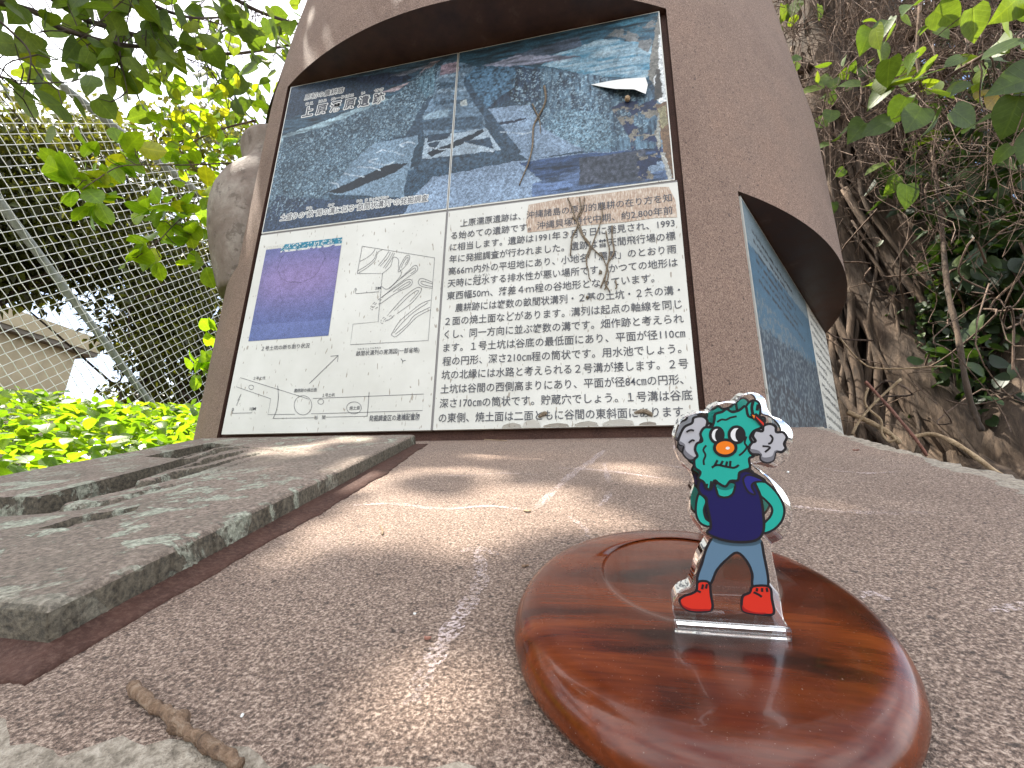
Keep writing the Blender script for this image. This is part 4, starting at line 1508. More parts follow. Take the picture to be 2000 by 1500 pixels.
patch('hair_tuft', [(130, 280), (160, 215), (205, 190), (215, 160), (262, 153), (290, 175), (285, 210), (262, 260), (240, 330), (232, 385), (190, 395), (155, 360), (160, 320), (135, 310)], 'hairgrey', fig, 0.0008, 4)
patch('hair_shade', [(132, 290), (165, 310), (170, 345), (215, 380), (232, 372), (230, 386), (190, 393), (158, 360), (162, 322), (138, 310)], 'hairdark', fig, 0, 4)
patch('ear', [(500, 130), (515, 85), (550, 62), (582, 80), (588, 130), (572, 165), (530, 180), (508, 165)], 'teal', fig)
marks('ear_lines', [[(548, 68), (540, 105), (548, 150)], [(575, 85), (570, 120)]], 0.0009, fig)
head = patch('head', [(240, 500), (252, 465), (222, 440), (218, 395), (235, 375), (222, 340), (232, 305), (262, 290), (252, 250), (275, 215), (315, 212), (330, 172), (335, 140), (372, 128), (400, 112), (430, 128), (470, 118), (505, 95), (520, 150), (560, 160), (610, 160), (600, 210), (552, 235), (530, 270), (540, 300),
                      (522, 330), (535, 360), (552, 375), (525, 390), (530, 440), (498, 455), (470, 470), (462, 510), (420, 515), (392, 545), (355, 528), (330, 512), (312, 558), (285, 555), (270, 520)], 'teal', fig, 0.0008, 4)
marks('beard_lines', [[(345, 185), (370, 170), (395, 172), (420, 160), (455, 152)], [(285, 315), (268, 340), (280, 370), (270, 400), (272, 425)], [(510, 265), (500, 300), (512, 325), (490, 355), (468, 372)], [(285, 560), (290, 530)], [(305, 555), (312, 515)]], 0.0006, head)
marks('mouth', [[(315, 440), (345, 425), (400, 435), (440, 440), (468, 425)], [(348, 398), (330, 430)], [(378, 402), (362, 430)], [(402, 405), (395, 432)], [(420, 402), (418, 432)]], 0.0007, head)
for ex, ey, rx, ry, px_, py_ in ((343, 257, 36, 42, 356, 260), (454, 255, 42, 45, 470, 256)):
    e = patch('eye', [(ex + rx * math.cos(a), ey + ry * math.sin(a)) for a in np.linspace(0, 2 * math.pi, 16, endpoint=False)], 'eyewhite', head, 0.0009, 3)
    patch('pupil', [(px_ + 23 * math.cos(a), py_ + 37 * math.sin(a)) for a in np.linspace(0, 2 * math.pi, 16, endpoint=False)], 'outline', head, 0, 3)
patch('nose', [(390 + 60 * math.cos(a), 328 + 45 * math.sin(a)) for a in np.linspace(0, 2 * math.pi, 16, endpoint=False)], 'orange', head, 0.0009, 3)
patch('nose_glint', [(404 + 12 * math.cos(a), 330 + 8 * math.sin(a)) for a in np.linspace(0, 2 * math.pi, 10, endpoint=False)], 'eyewhite', head, 0, 3)
patch('hair_tuft', [(545, 262), (560, 232), (598, 235), (605, 205), (640, 194), (672, 210), (676, 240), (712, 240), (735, 268), (720, 305), (728, 330), (705, 352), (672, 350), (660, 395), (625, 410), (590, 395), (585, 362), (540, 358), (524, 328), (540, 300), (560, 290)], 'hairgrey', fig, 0.0008, 4)
patch('hair_shade', [(530, 335), (580, 345), (600, 380), (650, 375), (668, 345), (700, 345), (672, 350), (660, 393), (625, 408), (592, 393), (586, 362), (542, 356)], 'hairdark', fig, 0, 4)
marks('hair_lines', [[(640, 255), (655, 275), (645, 300), (630, 305)], [(598, 318), (640, 325), (612, 352)]], 0.0006, fig)
marks('hair_lines', [[(172, 240), (195, 228), (215, 232)], [(185, 300), (205, 285), (218, 290)]], 0.0006, fig)
pc = patch('pencil', [(545, 150), (558, 138), (612, 185), (600, 210)], 'bootred', fig, 0.0008, 0)
patch('pencil_tip', [(533, 140), (562, 144), (550, 170)], 'orange', fig, 0.0006, 0)

# ------------------------------------------------------------------ twig and litter on the apron and on the board


def lying(px, base=0.0):
    return np.array([sl(np.array(q[0]), np.array(q[1]), np.array(base)) for q in (slpx(*p) for p in px)])


b = MB()
P = catmull(lying([(258, 1350), (280, 1375), (300, 1392), (322, 1405), (345, 1422), (360, 1440), (385, 1455), (410, 1472), (440, 1490), (470, 1510)], 0.0022), 4, False)
rad = 0.00165 + 0.0002 * np.sin(np.arange(len(P)) * 0.5) + 0.0003 * rng.random(len(P))
rad[len(P) // 2 - 1:len(P) // 2 + 1] += 0.0010
rad[len(P) // 4] += .0005
P = P + rng.normal(0, .00025, P.shape)
b.tube(P, rad, 10)
k = len(P) // 2
b.tube(np.array([P[k], P[k] + SN * 0.001 + np.array([.0025, .001, 0])]), [0.0016, 0.0009], 6)
b.tube(np.array([P[2], P[2] + np.array([-.0022, -.0006, 0.0002])]), [0.0011, 0.0005], 6)
b.tube(np.array([P[-9], P[-9] + np.array([-.002, -.0015, 0.0005])]), [0.0014, 0.0007], 6)
tag(b.build('dry_twig', M['twig'], None, smooth=True), 'knobbly tan dry twig lying at the front edge of the apron', 'twig')
for nm, px, rd, mt, lb in (('dead_rootlet', [(880, 848), (890, 855), (930, 858), (990, 862)], .0006, 'vine', 'thin straw-coloured stalk lying on the apron below the board'),
                           ('dead_leaf_stalk', [(742, 1028), (748, 1040), (746, 1046)], .0006, 'vine', 'tiny pale curled stalk lying on the apron to the right of the plaque')):
    b = MB()
    b.tube(catmull(lying(px, 0.0008), 4, False), rd, 5)
    tag(b.build(nm, M[mt], None), lb, 'stalk')
for px, c, sz, lb in (((1030, 1000), 'vine', .0045, 'small yellowed leaf scrap in the dappled light on the apron'), ((1024, 1108), 'twig', .0028, 'small tan leaf scrap at the left edge of the wooden plate'), ((835, 1250), 'redvine', .0020, 'dark red crumb on the apron below the plaque'),
                      ((1672, 880), 'redvine', .0052, 'dark sliver of bark on the apron near its right edge')):
    u, v = slpx(*px)
    b = MB()
    an_ = np.linspace(0, 2 * math.pi, 9, endpoint=False)
    rr_ = sz * (0.5 + 0.4 * rng.random(9))
    top = [sl(np.array(u + rr_[i] * math.cos(an_[i])), np.array(v + 0.55 * rr_[i] * math.sin(an_[i])), np.array(0.0008 + 0.0008 * rng.random())) for i in range(9)]
    b.add(top + [p - SN * 0.0007 for p in top], [tuple(range(9)), tuple(range(17, 8, -1))] + [(i, 9 + i, 9 + (i + 1) % 9, (i + 1) % 9) for i in range(9)])
    tag(b.build('leaf_scrap', M[c], None), lb, 'leaf scrap')
for px, sz, lb in (((1540, 924), .0020, 'white grain of grit on the apron behind the standee'), ((810, 1200), .0009, 'pale grain of grit on the open apron left of the plate'), ((474, 1400), .0009, 'pale grain of grit on the apron above the dry twig')):
    u, v = slpx(*px)
    b = MB()
    for q in range(3):
        a0 = rng.random(3) - .5
        pr_ = [(0.02, -.8), (.7, -.4), (.9, .1), (.5, .6), (0.02, .8)]
        b.lathe([(x_ * sz * .6, y_ * sz * .6) for x_, y_ in pr_], sl(np.array(u + a0[0] * sz), np.array(v + a0[1] * sz), np.array(sz * .4)), 7)
    tag(b.build('grit', M['halo'], None), lb, 'grit')


def onboard(px, lift=0.0015):
    return np.array([on(x_, y_, (0, 1, 0), (0, -lift, 0)) for x_, y_ in px])


b = MB()
b.tube(catmull(onboard([(1063, 168), (1066, 190), (1062, 208), (1052, 226), (1042, 248), (1040, 285), (1033, 315), (1024, 338), (1014, 362)], .003), 4, False), np.linspace(.0022, .0012, 33), 7)
b.tube(catmull(onboard([(1040, 203), (1046, 218), (1052, 228)], .004), 4, False), .0014, 6)
b.tube(catmull(onboard([(1052, 228), (1055, 245), (1055, 262)], .003), 4, False), np.linspace(.0013, .0005, 9), 6)
tag(b.build('dried_vine', M['deadroot'], None, smooth=True), 'forked dried rootlet clinging to the blue photograph of the board', 'dried vine')
b = MB()
q6 = lambda L: [(840 + x_ * 0.34675, 340 + y_ * 0.34667) for x_, y_ in L]
for L, ra in (([(775, 135), (800, 190), (815, 240), (830, 290), (800, 360), (790, 460)], .0011), ([(840, 130), (850, 190), (830, 250), (840, 310), (880, 380), (960, 460)], .0010), ([(870, 130), (860, 200), (840, 240)], .0010), ([(800, 240), (840, 280), (860, 340), (900, 400), (880, 470), (885, 530)], .0011),
              ([(965, 170), (970, 230), (950, 300), (920, 380), (890, 470)], .0009), ([(990, 320), (1000, 380), (1010, 430), (1000, 520), (985, 600), (1010, 660)], .0012), ([(1025, 290), (1025, 360), (1035, 440), (1000, 500), (990, 560), (960, 640)], .0013), ([(960, 440), (985, 500), (1005, 560), (985, 650)], .0011),
              ([(890, 530), (895, 580), (905, 600)], .0010), ([(1045, 600), (1050, 630), (1045, 645)], .0012), ([(955, 540), (965, 555), (950, 560)], .0014), ([(880, 690), (890, 695)], .0022)):
    b.tube(catmull(onboard(q6(L), .0028), 4, False), ra * rng.uniform(.8, 1.2), 5)
tag(b.build('dried_vine', M['deadroot'], None, smooth=True), 'tangle of dried rootlets stuck across the upper lines of board text', 'dried vine')
for L, lb in (([(1150, 1345), (1200, 1335), (1240, 1350), (1250, 1365)], 'dead scrap stuck over the last words of the text'), ([(610, 1370), (640, 1350), (660, 1345)], 'dead scrap caught under the middle of the last text line')):
    b = MB()
    P = catmull(onboard(q6(L), .003), 4, False)
    b.tube(P, 0.0008 + .0026 * np.sin(np.linspace(0.2, 3.0, len(P))), 6)
    tag(b.build('dead_leaf', M['deadroot'], None), lb, 'dead leaf')
b = MB()
P = on(500 + .45 * 1612, .45 * 428, (0, 1, 0), (0, -.006, 0))
b.lathe([(0.0003, -.0052), (.004, -.004), (.0054, 0), (.004, .004), (0.0003, .0052)], P, 12)
tag(b.build('snail', M['vine'], None, smooth=True), 'small round brown snail shell stuck below the curled film of the board', 'snail')

# ------------------------------------------------------------------ jar in the alcove
jd = 1.26
jc = far(540, 400, jd)
zt, zn, zbel, zb0 = far(510, 285, jd)[2], far(458, 322, jd)[2], far(414, 400, jd)[2], DEEP[2]
rb = 0.150
jar = thing('stoneware_jar', (jc[0], jc[1], zb0), 'weathered grey-brown stoneware jar standing in the alcove at the left of the monument', 'jar')
b = MB()
H = zt - zb0
prof = [(rb * a_, H * c_) for a_, c_ in ((0, 0), (.58, 0), (.62, .03), (.72, .12), (.84, .24), (.94, .37), (.99, .48), (1, .54), (.98, .61), (.91, .69), (.80, .755), (.70, .80), (.655, .83), (.65, .855), (.68, .90), (.73, .95), (.745, .975), (.735, 1.0), (.68, 1.0), (.62, .96), (.58, .87), (.62, .80), (.8, .7), (.6, .3), (0, .2))]
b.lathe(prof, (jc[0], jc[1], zb0 + .001), 56)
b.build('jar_body', M['jar'], jar, smooth=True)

# ------------------------------------------------------------------ ground


def ground_z(x, y):
    x, y = np.asarray(x, float), np.asarray(y, float)
    lft = np.clip((-0.15 - x) / 2.2, 0, 1)
    z = -0.78 + 0.0 * x
    bank = -0.46 + 0.46 * lft + 0.08 * np.clip(y / 4, -0.3, 1)
    kx = np.clip((-0.05 - x) / 0.25, 0, 1) * np.clip((y + 1.6) / 0.8, 0, 1)
    z = z * (1 - kx) + bank * kx
    kr = np.clip((x - 1.05) / 0.5, 0, 1) * np.clip((y + 0.6) / 0.6, 0, 1)
    rb_ = -0.17 + 0.13 * np.clip(y / 2.5, 0, 1)
    z = z * (1 - kr) + rb_ * kr
    fz = np.clip((np.hypot(x, y) - 9) / 10, 0, 1)
    return z * (1 - fz) - 0.4 * fz


gx = np.concatenate([[-150, -60, -25], np.linspace(-12, 12, 121), [25, 60, 150]])
gy = np.concatenate([[-150, -60, -25], np.linspace(-9, 15, 121), [30, 60, 150]])
GX, GY = np.meshgrid(gx, gy, indexing='ij')
GZ = ground_z(GX, GY) + 0.05 * (fbm(GX * 2.0 + 40, GY * 2.0 + 40, 77) - 0.5)
b = MB()
b.grid(np.stack([GX, GY, GZ], 2))
tag(b.build('ground', M['soil'], None, smooth=True), kind='structure', label='dark leafy soil around the monument')

# ------------------------------------------------------------------ chain-link fence on the left
FX = -2.12
fence = thing('chain_link_fence', (FX, 1.5, 0), 'galvanised chain-link fence with top rail and diagonal brace left of the monument', 'fence')
TOPZ, BOTZ, Y0, Y1, SP = 2.055, -0.05, -1.3, 6.0, 0.046
b = MB()
d_ = SP * math.sqrt(2)
tz = TOPZ + 0.075
amp = 0.0032
for fam in (1, -1):
    cs = np.arange(Y0 - 2.3, Y1 + 2.3, d_)
    for ci, c_ in enumerate(cs):
        # wire: y = c + fam * (z - BOTZ)
        za, zb_ = BOTZ, tz
        if fam > 0:
            za, zb_ = max(BOTZ, BOTZ + Y0 - c_), min(tz, BOTZ + Y1 - c_)
        else:
            za, zb_ = max(BOTZ, BOTZ + c_ - Y1), min(tz, BOTZ + c_ - Y0)
        if zb_ - za < 0.03:
            continue
        st_ = d_ / 2
        ks = np.arange(math.ceil((za - BOTZ) / st_), math.floor((zb_ - BOTZ) / st_) + 1)
        if len(ks) < 2:
            continue
        z_ = BOTZ + ks * st_
        y_ = c_ + fam * (z_ - BOTZ)
        x_ = FX + fam * amp * np.where((ks + ci) % 2 == 0, 1.0, -1.0)
        b.tube(np.stack([x_, y_, z_], 1), 0.0020, 4, cap=False)
b.build('mesh', M['galv'], fence)
fn = [('top_rail', (FX - .022, Y0, TOPZ), (FX - .022, Y1, TOPZ), .021), ('diagonal_brace', on(0, 402, (1, 0, 0), (FX - .022, 0, 0)) + np.array([0, -.35, .29]), on(285, 775, (1, 0, 0), (FX - .022, 0, 0)) + np.array([0, .25, -.2]), .020)]
for nm, a_, c_, rd in fn:
    b = MB()
    b.tube(np.array([np.array(a_) * (1 - t_) + np.array(c_) * t_ for t_ in np.linspace(0, 1, 8)]), rd, 14)
    b.build(nm, M['pipe'], fence, smooth=True)
for yy in (-0.9, 3.35, 5.9):
    b = MB()
    b.tube(np.array([(FX - .05, yy, -0.3), (FX - .05, yy, TOPZ + .02)]), .024, 14)
    b.build('post', M['pipe'], fence, smooth=True)

# ------------------------------------------------------------------ building beyond the fence
BX = -9.0
hs = thing('beige_building', (BX - 3, 1.0, -0.4), 'beige flat-roofed concrete building seen through the lower left of the fence', 'building')
b = MB()
b.box((BX - 6, -6.0, -0.4), (BX, 5.38, 2.62))
b.build('wall', M['wall'], hs)
b = MB()
b.box((BX - 6.3, -6.3, 2.622), (BX + 0.16, 5.62, 2.70), 0)
b.box((BX - 6.3, -6.3, 2.702), (BX + 0.18, 5.64, 2.98), 1)
b.build('roof', [M['roofedge'], M['wall']], hs)
for y0_, y1_, z0_, z1_ in ((2.35, 4.1, 0.9, 2.05), (-1.5, 0.6, 0.9, 2.05)):
    b = MB()
    for a_, c_ in (((BX - .02, y0_, z0_), (BX + .05, y0_ + .06, z1_)), ((BX - .02, y1_ - .06, z0_), (BX + .05, y1_, z1_)), ((BX - .02, y0_ + .06, z0_), (BX + .05, y1_ - .06, z0_ + .06)), ((BX - .02, y0_ + .06, z1_ - .06), (BX + .05, y1_ - .06, z1_)),
                   ((BX - .02, (y0_ + y1_) / 2 - .04, z0_ + .06), (BX + .045, (y0_ + y1_) / 2 + .04, z1_ - .06))):
        b.box(a_, c_)
    wn = b.build('window', M['winframe'], hs)
    b = MB()
    b.box((BX - .015, y0_ + .055, z0_ + .055), (BX + .012, y1_ - .055, z1_ - .055))
    b.build('pane', M['winglass'], wn)
b = MB()
for k in range(4):
    b.box((BX + .003, 3.2 - .02 * k, 0.5 + .12 * k), (BX + .018, 5.2, .52 + .12 * k))
b.build('cable', M['roofedge'], hs)

# ------------------------------------------------------------------ ground cover on the bank (left): nobody could count it
r = np.random.default_rng(21)


def cover_top(x, y):
    d = np.hypot(x - CAM[0], y - CAM[1])
    return CAM[2] - 0.045 + (d - .5) * (0.075 + 0.135 * np.clip((d - .8) / 1.4, 0, 1)) + 0.09 * (fbm(x * 3 + 20, y * 3 + 20, 301) - 0.5) * np.clip(d - .6, 0, 1.4) + 0.11 * np.clip((x + 1.6) / .9, 0, 1) * np.clip((y - 0.1) / .5, 0, 1)


k = 19000
X = -0.02 - 2.25 * r.random(k) ** 0.9
Y = -0.95 + 4.6 * r.random(k)
ok = ~((X > -0.52) & (np.hypot(X - CX, Y - CY) < 0.97)) & ~((X > -0.02) & (Y > -0.65))
ok &= np.hypot(X - CAM[0], Y - CAM[1]) > 0.62
X, Y = X[ok], Y[ok]
Z = cover_top(X, Y) - 0.26 * r.random(len(X)) ** 1.6
P = np.stack([X, Y, Z], 1)
az = r.uniform(0, 2 * math.pi, len(X))
D = np.stack([np.cos(az), np.sin(az), r.normal(0.10, 0.55, len(X))], 1)
Nn = unit(np.stack([r.normal(-.1, .6, len(X)), r.normal(-.1, .6, len(X)), np.ones(len(X))], 1))
gc = leaves('ground_cover', P, D, Nn, r.uniform(.024, .056, len(X)), 'round', M['leaf_bright'], None, r.beta(2.2, 1.8, len(X)) * .92, r)
tag(gc, 'sunlit bright green leafy ground cover on the bank left of the plaque', 'ground cover', kind='stuff')


# ------------------------------------------------------------------ trees, branches, shrubs
def crown_clumps(r, centres, radii, per, size, spread=1.0):
    P, D, N = [], [], []
    for c, rad, k in zip(centres, radii, per):
        d = rdir(k, r)
        q = r.random((k, 1)) ** 0.45
        p = np.asarray(c) + d * q * np.asarray(rad)
        P.append(p)
        dd = unit(d * 0.5 + rdir(k, r) * 0.8 + np.array([0, 0, -0.45]))
        D.append(dd)
        N.append(unit(r.normal(0, .6, (k, 3)) + np.array([0, 0, 1.0])))
    return np.concatenate(P), np.concatenate(D), np.concatenate(N)


def curl(a, c, n, amp, r):
    return catmull(wander(a, c, n, amp, r), 3, False)


def limb(b, a, c, r0, r1, amp, n=14, sides=8, rr=None):
    P = catmull(wander(a, c, max(4, n // 2), amp, rr), 3, False)
    b.tube(P, np.linspace(r0, r1, len(P)), sides)
    return P


# dense small-leaved trees beyond the fence
r = np.random.default_rng(33)
for ti, (tx, ty, th_, wx, wy, lb) in enumerate(((-3.9, 3.4, 2.75, 1.25, 1.55, 'dense dark small-leaved tree directly behind the fence brace'), (-4.6, 1.1, 2.55, 1.2, 1.5, 'small-leaved tree behind the fence at the far left edge'),
                                             (-4.2, 6.3, 3.6, 1.5, 1.7, 'small-leaved tree farthest along behind the fence, beside the jar'))):
    g0 = float(ground_z(tx, ty))
    t = thing('small_leaved_tree', (tx, ty, g0), lb, 'tree', 'small-leaved trees beyond the fence')
    b = MB()
    Ptr = limb(b, (tx, ty, g0 - .1), (tx + .1, ty + .1, th_ * .75), .24, .09, .25, rr=r)
    for q in range(5):
        limb(b, (tx + r.normal(0, .2), ty + r.normal(0, .3), g0 - .1), (tx + r.normal(0, .5), ty + r.normal(0, .7), th_ * .8), .11, .04, .3, rr=r)
    for q in range(9):
        s_ = Ptr[r.integers(2, 11)]
        e_ = np.array([tx, ty, r.uniform(1.0, th_)]) + np.array([r.uniform(-wx, wx), r.uniform(-wy, wy), 0]) * .85
        if proj(e_)[0] < 250 and proj(e_)[1] > 500:       # the gap through which the building shows
            e_[2] += .9
        Pl = limb(b, s_, e_, .05, .012, .25, 10, 6, r)
        for q2 in range(3):
            e2 = e_ + r.normal(0, .35, 3)
            if proj(e2)[0] > 230 or proj(e2)[1] < 540:
                limb(b, Pl[r.integers(3, 9)], e2, .014, .004, .15, 7, 4, r)
    for q in range(16):
        s_ = np.array([tx + r.uniform(-wx, wx) * .7, ty + r.uniform(-wy, wy) * .8, r.uniform(1.4, th_ - .4)])
        e_ = s_ + np.array([r.normal(0, .15), r.normal(0, .15), -r.uniform(.5, 1.6)])
        if proj(e_)[0] > 230:
            limb(b, s_, e_, .012, .006, .18, 10, 4, r)
    b.build('trunk', M['barkdark'], t, smooth=True)
    nc = 120
    cs, rs, ns = [], [], []
    for q in range(nc):
        zz = r.uniform(0.35 if ti != 1 else 1.3, th_ + .45)
        sc_ = math.sqrt(max(0.15, 1 - ((zz - 1.9) / 2.1) ** 2))
        a_ = r.uniform(0, 2 * math.pi)
        q_ = math.sqrt(r.random())
        c = (tx + wx * sc_ * q_ * math.cos(a_), ty + wy * sc_ * q_ * math.sin(a_), zz)
        gpx, gpy, _ = proj(np.array(c))
        if gpx < 215 + (gpy - 600) * .3 and gpy > 560:      # the gap through which the building shows
            continue
        cs.append(c)
        rs.append((r.uniform(.25, .45), r.uniform(.25, .45), r.uniform(.16, .30)))
        ns.append(int(r.uniform(170, 260)))
    if ti == 0:
        for q in range(85):
            x_, y_ = r.uniform(-20, 470), r.uniform(230, 720)
            if x_ < 250 + (y_ - 600) * .3 and y_ > 545:
                continue
            cs.append(far(x_, y_, r.uniform(4.7, 5.8)))
            rs.append((.30, .30, .22))
            ns.append(210)
    P, D, N = crown_clumps(r, cs, rs, ns, .07)
    leaves('crown', P, D, N, r.uniform(.055, .095, len(P)), 'small', M['leaf_hedge'], t, r=r)

# broad-leaved tree that overhangs from the upper left; its crown shades the apron
r = np.random.default_rng(44)
ov = thing('overhanging_tree', (-2.6, -2.4, float(ground_z(-2.6, -2.4))), 'broad-leaved tree whose branches hang in from the upper left corner', 'tree')
b = MB()
g0 = float(ground_z(-2.6, -2.4))
tr_ = limb(b, (-2.6, -2.4, g0 - .1), (-2.3, -1.9, 2.9), .13, .08, .25, 14, 10, r)
lp, ld, ln, lsz, lto = [], [], [], [], []


def spray(px_list, dist, r0, r1, nleaf, size, droop=-0.5, jit=0.10, tone=(0.35, 0.88)):
    """a branch along photo sight lines at given distances, with leaves hung from it"""
    Q = np.array([far(x_, y_, d__) for (x_, y_), d__ in zip(px_list, dist)])
    Q = catmull(Q, 6, False)
    b.tube(Q, np.linspace(r0, r1, len(Q)), 6)
    for q in range(nleaf):
        i = r.integers(0, len(Q))
        tip = Q[i] + r.normal(0, jit, 3) + np.array([0, 0, -jit * .5])
        if q % 2 == 0:
            b.tube(wander(Q[i], tip, 4, .02, r), np.linspace(.0022, .0012, 4), 4, cap=False)
        lp.append(tip)
        ld.append(unit(r.normal(0, .55, 3) + np.array([0, 0, droop])))
        ln.append(unit(r.normal(0, .7, 3) + np.array([-.2, 0, .8])))
        lsz.append(r.uniform(*size))
        lto.append(np.clip(r.uniform(*tone), 0, 1))


spray([(-80, -10), (60, 20), (130, 60), (260, 90), (370, 85), (450, 55)], [1.9, 1.8, 1.75, 1.75, 1.8, 1.9], .010, .004, 74, (.045, .085))
spray([(170, 40), (270, 70), (350, 85), (440, 105), (530, 95), (600, 80)], [1.9, 1.9, 1.95, 2.0, 2.05, 2.1], .009, .005, 86, (.045, .08))
spray([(420, -30), (480, 10), (540, 35), (600, 50)], [1.8, 1.85, 1.9, 2.0], .009, .005, 60, (.045, .08))
spray([(230, -40), (300, 10), (380, 35), (470, 30)], [1.6, 1.6, 1.65, 1.7], .007, .003, 58, (.045, .085))
spray([(400, 120), (440, 180), (480, 220), (500, 240)], [2.0, 2.0, 2.05, 2.1], .004, .002, 34, (.04, .07))
spray([(-60, 140), (0, 150), (40, 165)], [1.7, 1.7, 1.72], .005, .002, 14, (.045, .075))
spray([(-40, 10), (20, 60), (60, 110), (45, 190)], [1.65, 1.65, 1.65, 1.65], .004, .001, 9, (.06, .11), -.8)
spray([(230, 60), (235, 110), (245, 160), (250, 190)], [1.7, 1.7, 1.7, 1.7], .003, .001, 12, (.05, .08), -.8, .05)
spray([(170, 90), (178, 130), (182, 150)], [1.6, 1.6, 1.6], .002, .001, 3, (.055, .07), -.8, .02)
# limbs carrying the sprays and the high crown over the apron (out of the frame, towards the sun)
for e_ in (far(-80, -10, 1.9), far(170, 40, 1.9), far(420, -30, 1.8), far(230, -40, 1.6), far(-60, 140, 1.7), np.array([-1.6, .3, 2.9]), np.array([-1.2, -.6, 3.1])):
    limb(b, tr_[r.integers(9, 14)], e_, .045, .010, .2, 14, 7, r)
b.build('trunk', M['barkdark'], ov, smooth=True)
# crown leaves: thinned where the photograph's apron lies in the sun
holes = [(*slpx(px_, py_), a_, b_) for px_, py_, a_, b_ in ((1080, 880, .030, .010), (960, 885, .020, .006), (985, 915, .045, .016), (880, 925, .035, .012), (1130, 945, .040, .016), (1190, 975, .030, .012), (1010, 965, .050, .022), (880, 985, .040, .020), (770, 1000, .030, .016), (700, 1025, .016, .010),
         (960, 1010, .030, .014), (860, 1050, .022, .010), (650, 1050, .012, .008), (1040, 930, .030, .012), (1230, 930, .03, .012), (1235, 1085, .010, .008), (1420, 905, .020, .006), (1640, 985, .014, .008), (1880, 1180, .010, .006), (620, 868, .030, .010), (560, 905, .024, .014), (690, 885, .018, .010), (470, 960, .016, .010), (600, 925, .016, .010), (1290, 905, .024, .008), (730, 950, .020, .012), (880, 1360, .004, .004), (1150, 1060, .012, .010))]
k = 4600
U, Vv, T = r.uniform(-.42, 1.40, k), r.uniform(-.09, 1.0, k), r.uniform(2.8, 4.3, k)
Pc = sl(U, Vv, np.zeros(k)) + SUN[None] * T[:, None]
inh = np.zeros(k, bool)
for hu, hv, ha, hb_ in holes:
    inh |= ((U - hu) / (ha + .046)) ** 2 + ((Vv - hv) / (hb_ + .041)) ** 2 < 1
kp = ~inh | (r.random(k) < 0.05)
Pc, kk = Pc[kp], int(kp.sum())
Dc = unit(r.normal(0, .6, (kk, 3)) + np.array([0, 0, -.3]))
Nc = unit(r.normal(0, .35, (kk, 3)) + SUN)
P = np.concatenate([np.array(lp), Pc - Dc * .035])
D = np.concatenate([np.array(ld), Dc])
N = np.concatenate([np.array(ln), Nc])
sz = np.concatenate([np.array(lsz), r.uniform(.06, .10, kk)])
to = np.concatenate([np.array(lto), r.uniform(.2, .7, kk)])
leaves('crown', P, D, N, sz, 'broad', M['leaf_broad'], ov, to, r)

# bright sprigs hanging beside the jar


def sprig(name, px_list, dist, clusters, label, size=(.042, .068), kind='round', mat='leaf_bright', tone=(.5, .97), r0=.0022, jit=.020):
    base = far(*px_list[0], dist[0])
    t = thing(name, base, label, 'branch', 'leafy sprigs beside the jar')
    b_ = MB()
    Q = catmull(np.array([far(x_, y_, d__) for (x_, y_), d__ in zip(px_list, dist)]), 6, False)
    b_.tube(Q, np.linspace(r0, r0 * .4, len(Q)), 5)
    p_, d_l, n_l, s_l, t_l = [], [], [], [], []
    dm = float(np.mean(dist))
    for (x_, y_, cnt, rad) in clusters:
        c = far(x_, y_, dm)
        i = int(np.argmin(np.linalg.norm(Q - c, axis=1)))
        b_.tube(wander(Q[i], c, 5, .01, r), np.linspace(.0015, .0008, 5), 4, cap=False)
        for q in range(cnt):
            dd = rdir(1, r)[0]
            pos = c + dd * rad * r.random() ** .5
            p_.append(pos)
            d_l.append(unit(dd + r.normal(0, .4, 3) + np.array([0, 0, -.15])))
            n_l.append(unit(r.normal(0, .5, 3) + np.array([-.45, -.35, .7])))
            s_l.append(r.uniform(*size))
            t_l.append(r.uniform(*tone))
    b_.build('stem', M['root'], t, smooth=True)
    leaves('foliage', np.array(p_), np.array(d_l), np.array(n_l), np.array(s_l), kind, M[mat], t, np.array(t_l), r)


r = np.random.default_rng(55)
sprig('leafy_sprig', [(455, 318), (370, 322), (300, 322), (235, 325), (190, 350), (160, 370)], [1.5, 1.45, 1.42, 1.4, 1.38, 1.36], [(195, 305, 7, .035), (165, 330, 7, .03), (130, 340, 4, .03), (150, 365, 9, .035), (185, 385, 7, .03), (240, 300, 5, .025), (255, 285, 3, .02)], 'round-leaved yellow-green sprig reaching farthest left in front of the fence')
sprig('leafy_sprig', [(450, 395), (400, 400), (350, 430), (310, 470), (270, 500)], [1.45, 1.42, 1.4, 1.38, 1.37], [(330, 410, 8, .035), (300, 420, 5, .03), (360, 440, 9, .035), (390, 470, 8, .035), (395, 510, 4, .02), (300, 475, 4, .02), (275, 480, 3, .012), (255, 512, 3, .012), (310, 500, 3, .015), (390, 420, 7, .03), (410, 380, 6, .03)], 'round-leaved yellow-green sprig hanging lowest beside the jar belly')
sprig('leafy_sprig', [(500, 235), (440, 250), (390, 270), (350, 290)], [1.7, 1.7, 1.68, 1.66], [(350, 230, 13, .07), (400, 220, 13, .08), (440, 250, 15, .08), (330, 275, 11, .06), (390, 290, 16, .08), (430, 310, 15, .07), (400, 350, 13, .07), (340, 200, 7, .06), (470, 200, 12, .08), (420, 390, 9, .06), (365, 310, 11, .06)], 'thick yellow-green leafy branch above and behind the jar', (.034, .058), 'round', 'leaf_bright', (.55, .97), .004)
sprig('leafy_sprig', [(440, 640), (425, 690), (410, 720), (380, 735)], [1.9, 1.88, 1.86, 1.85], [(415, 690, 9, .05), (385, 700, 5, .04), (420, 655, 6, .04), (395, 720, 6, .04)], 'bright green shoot rising above the ground cover at the monument edge', (.04, .065), 'broad', 'leaf_bright', (.4, .8))

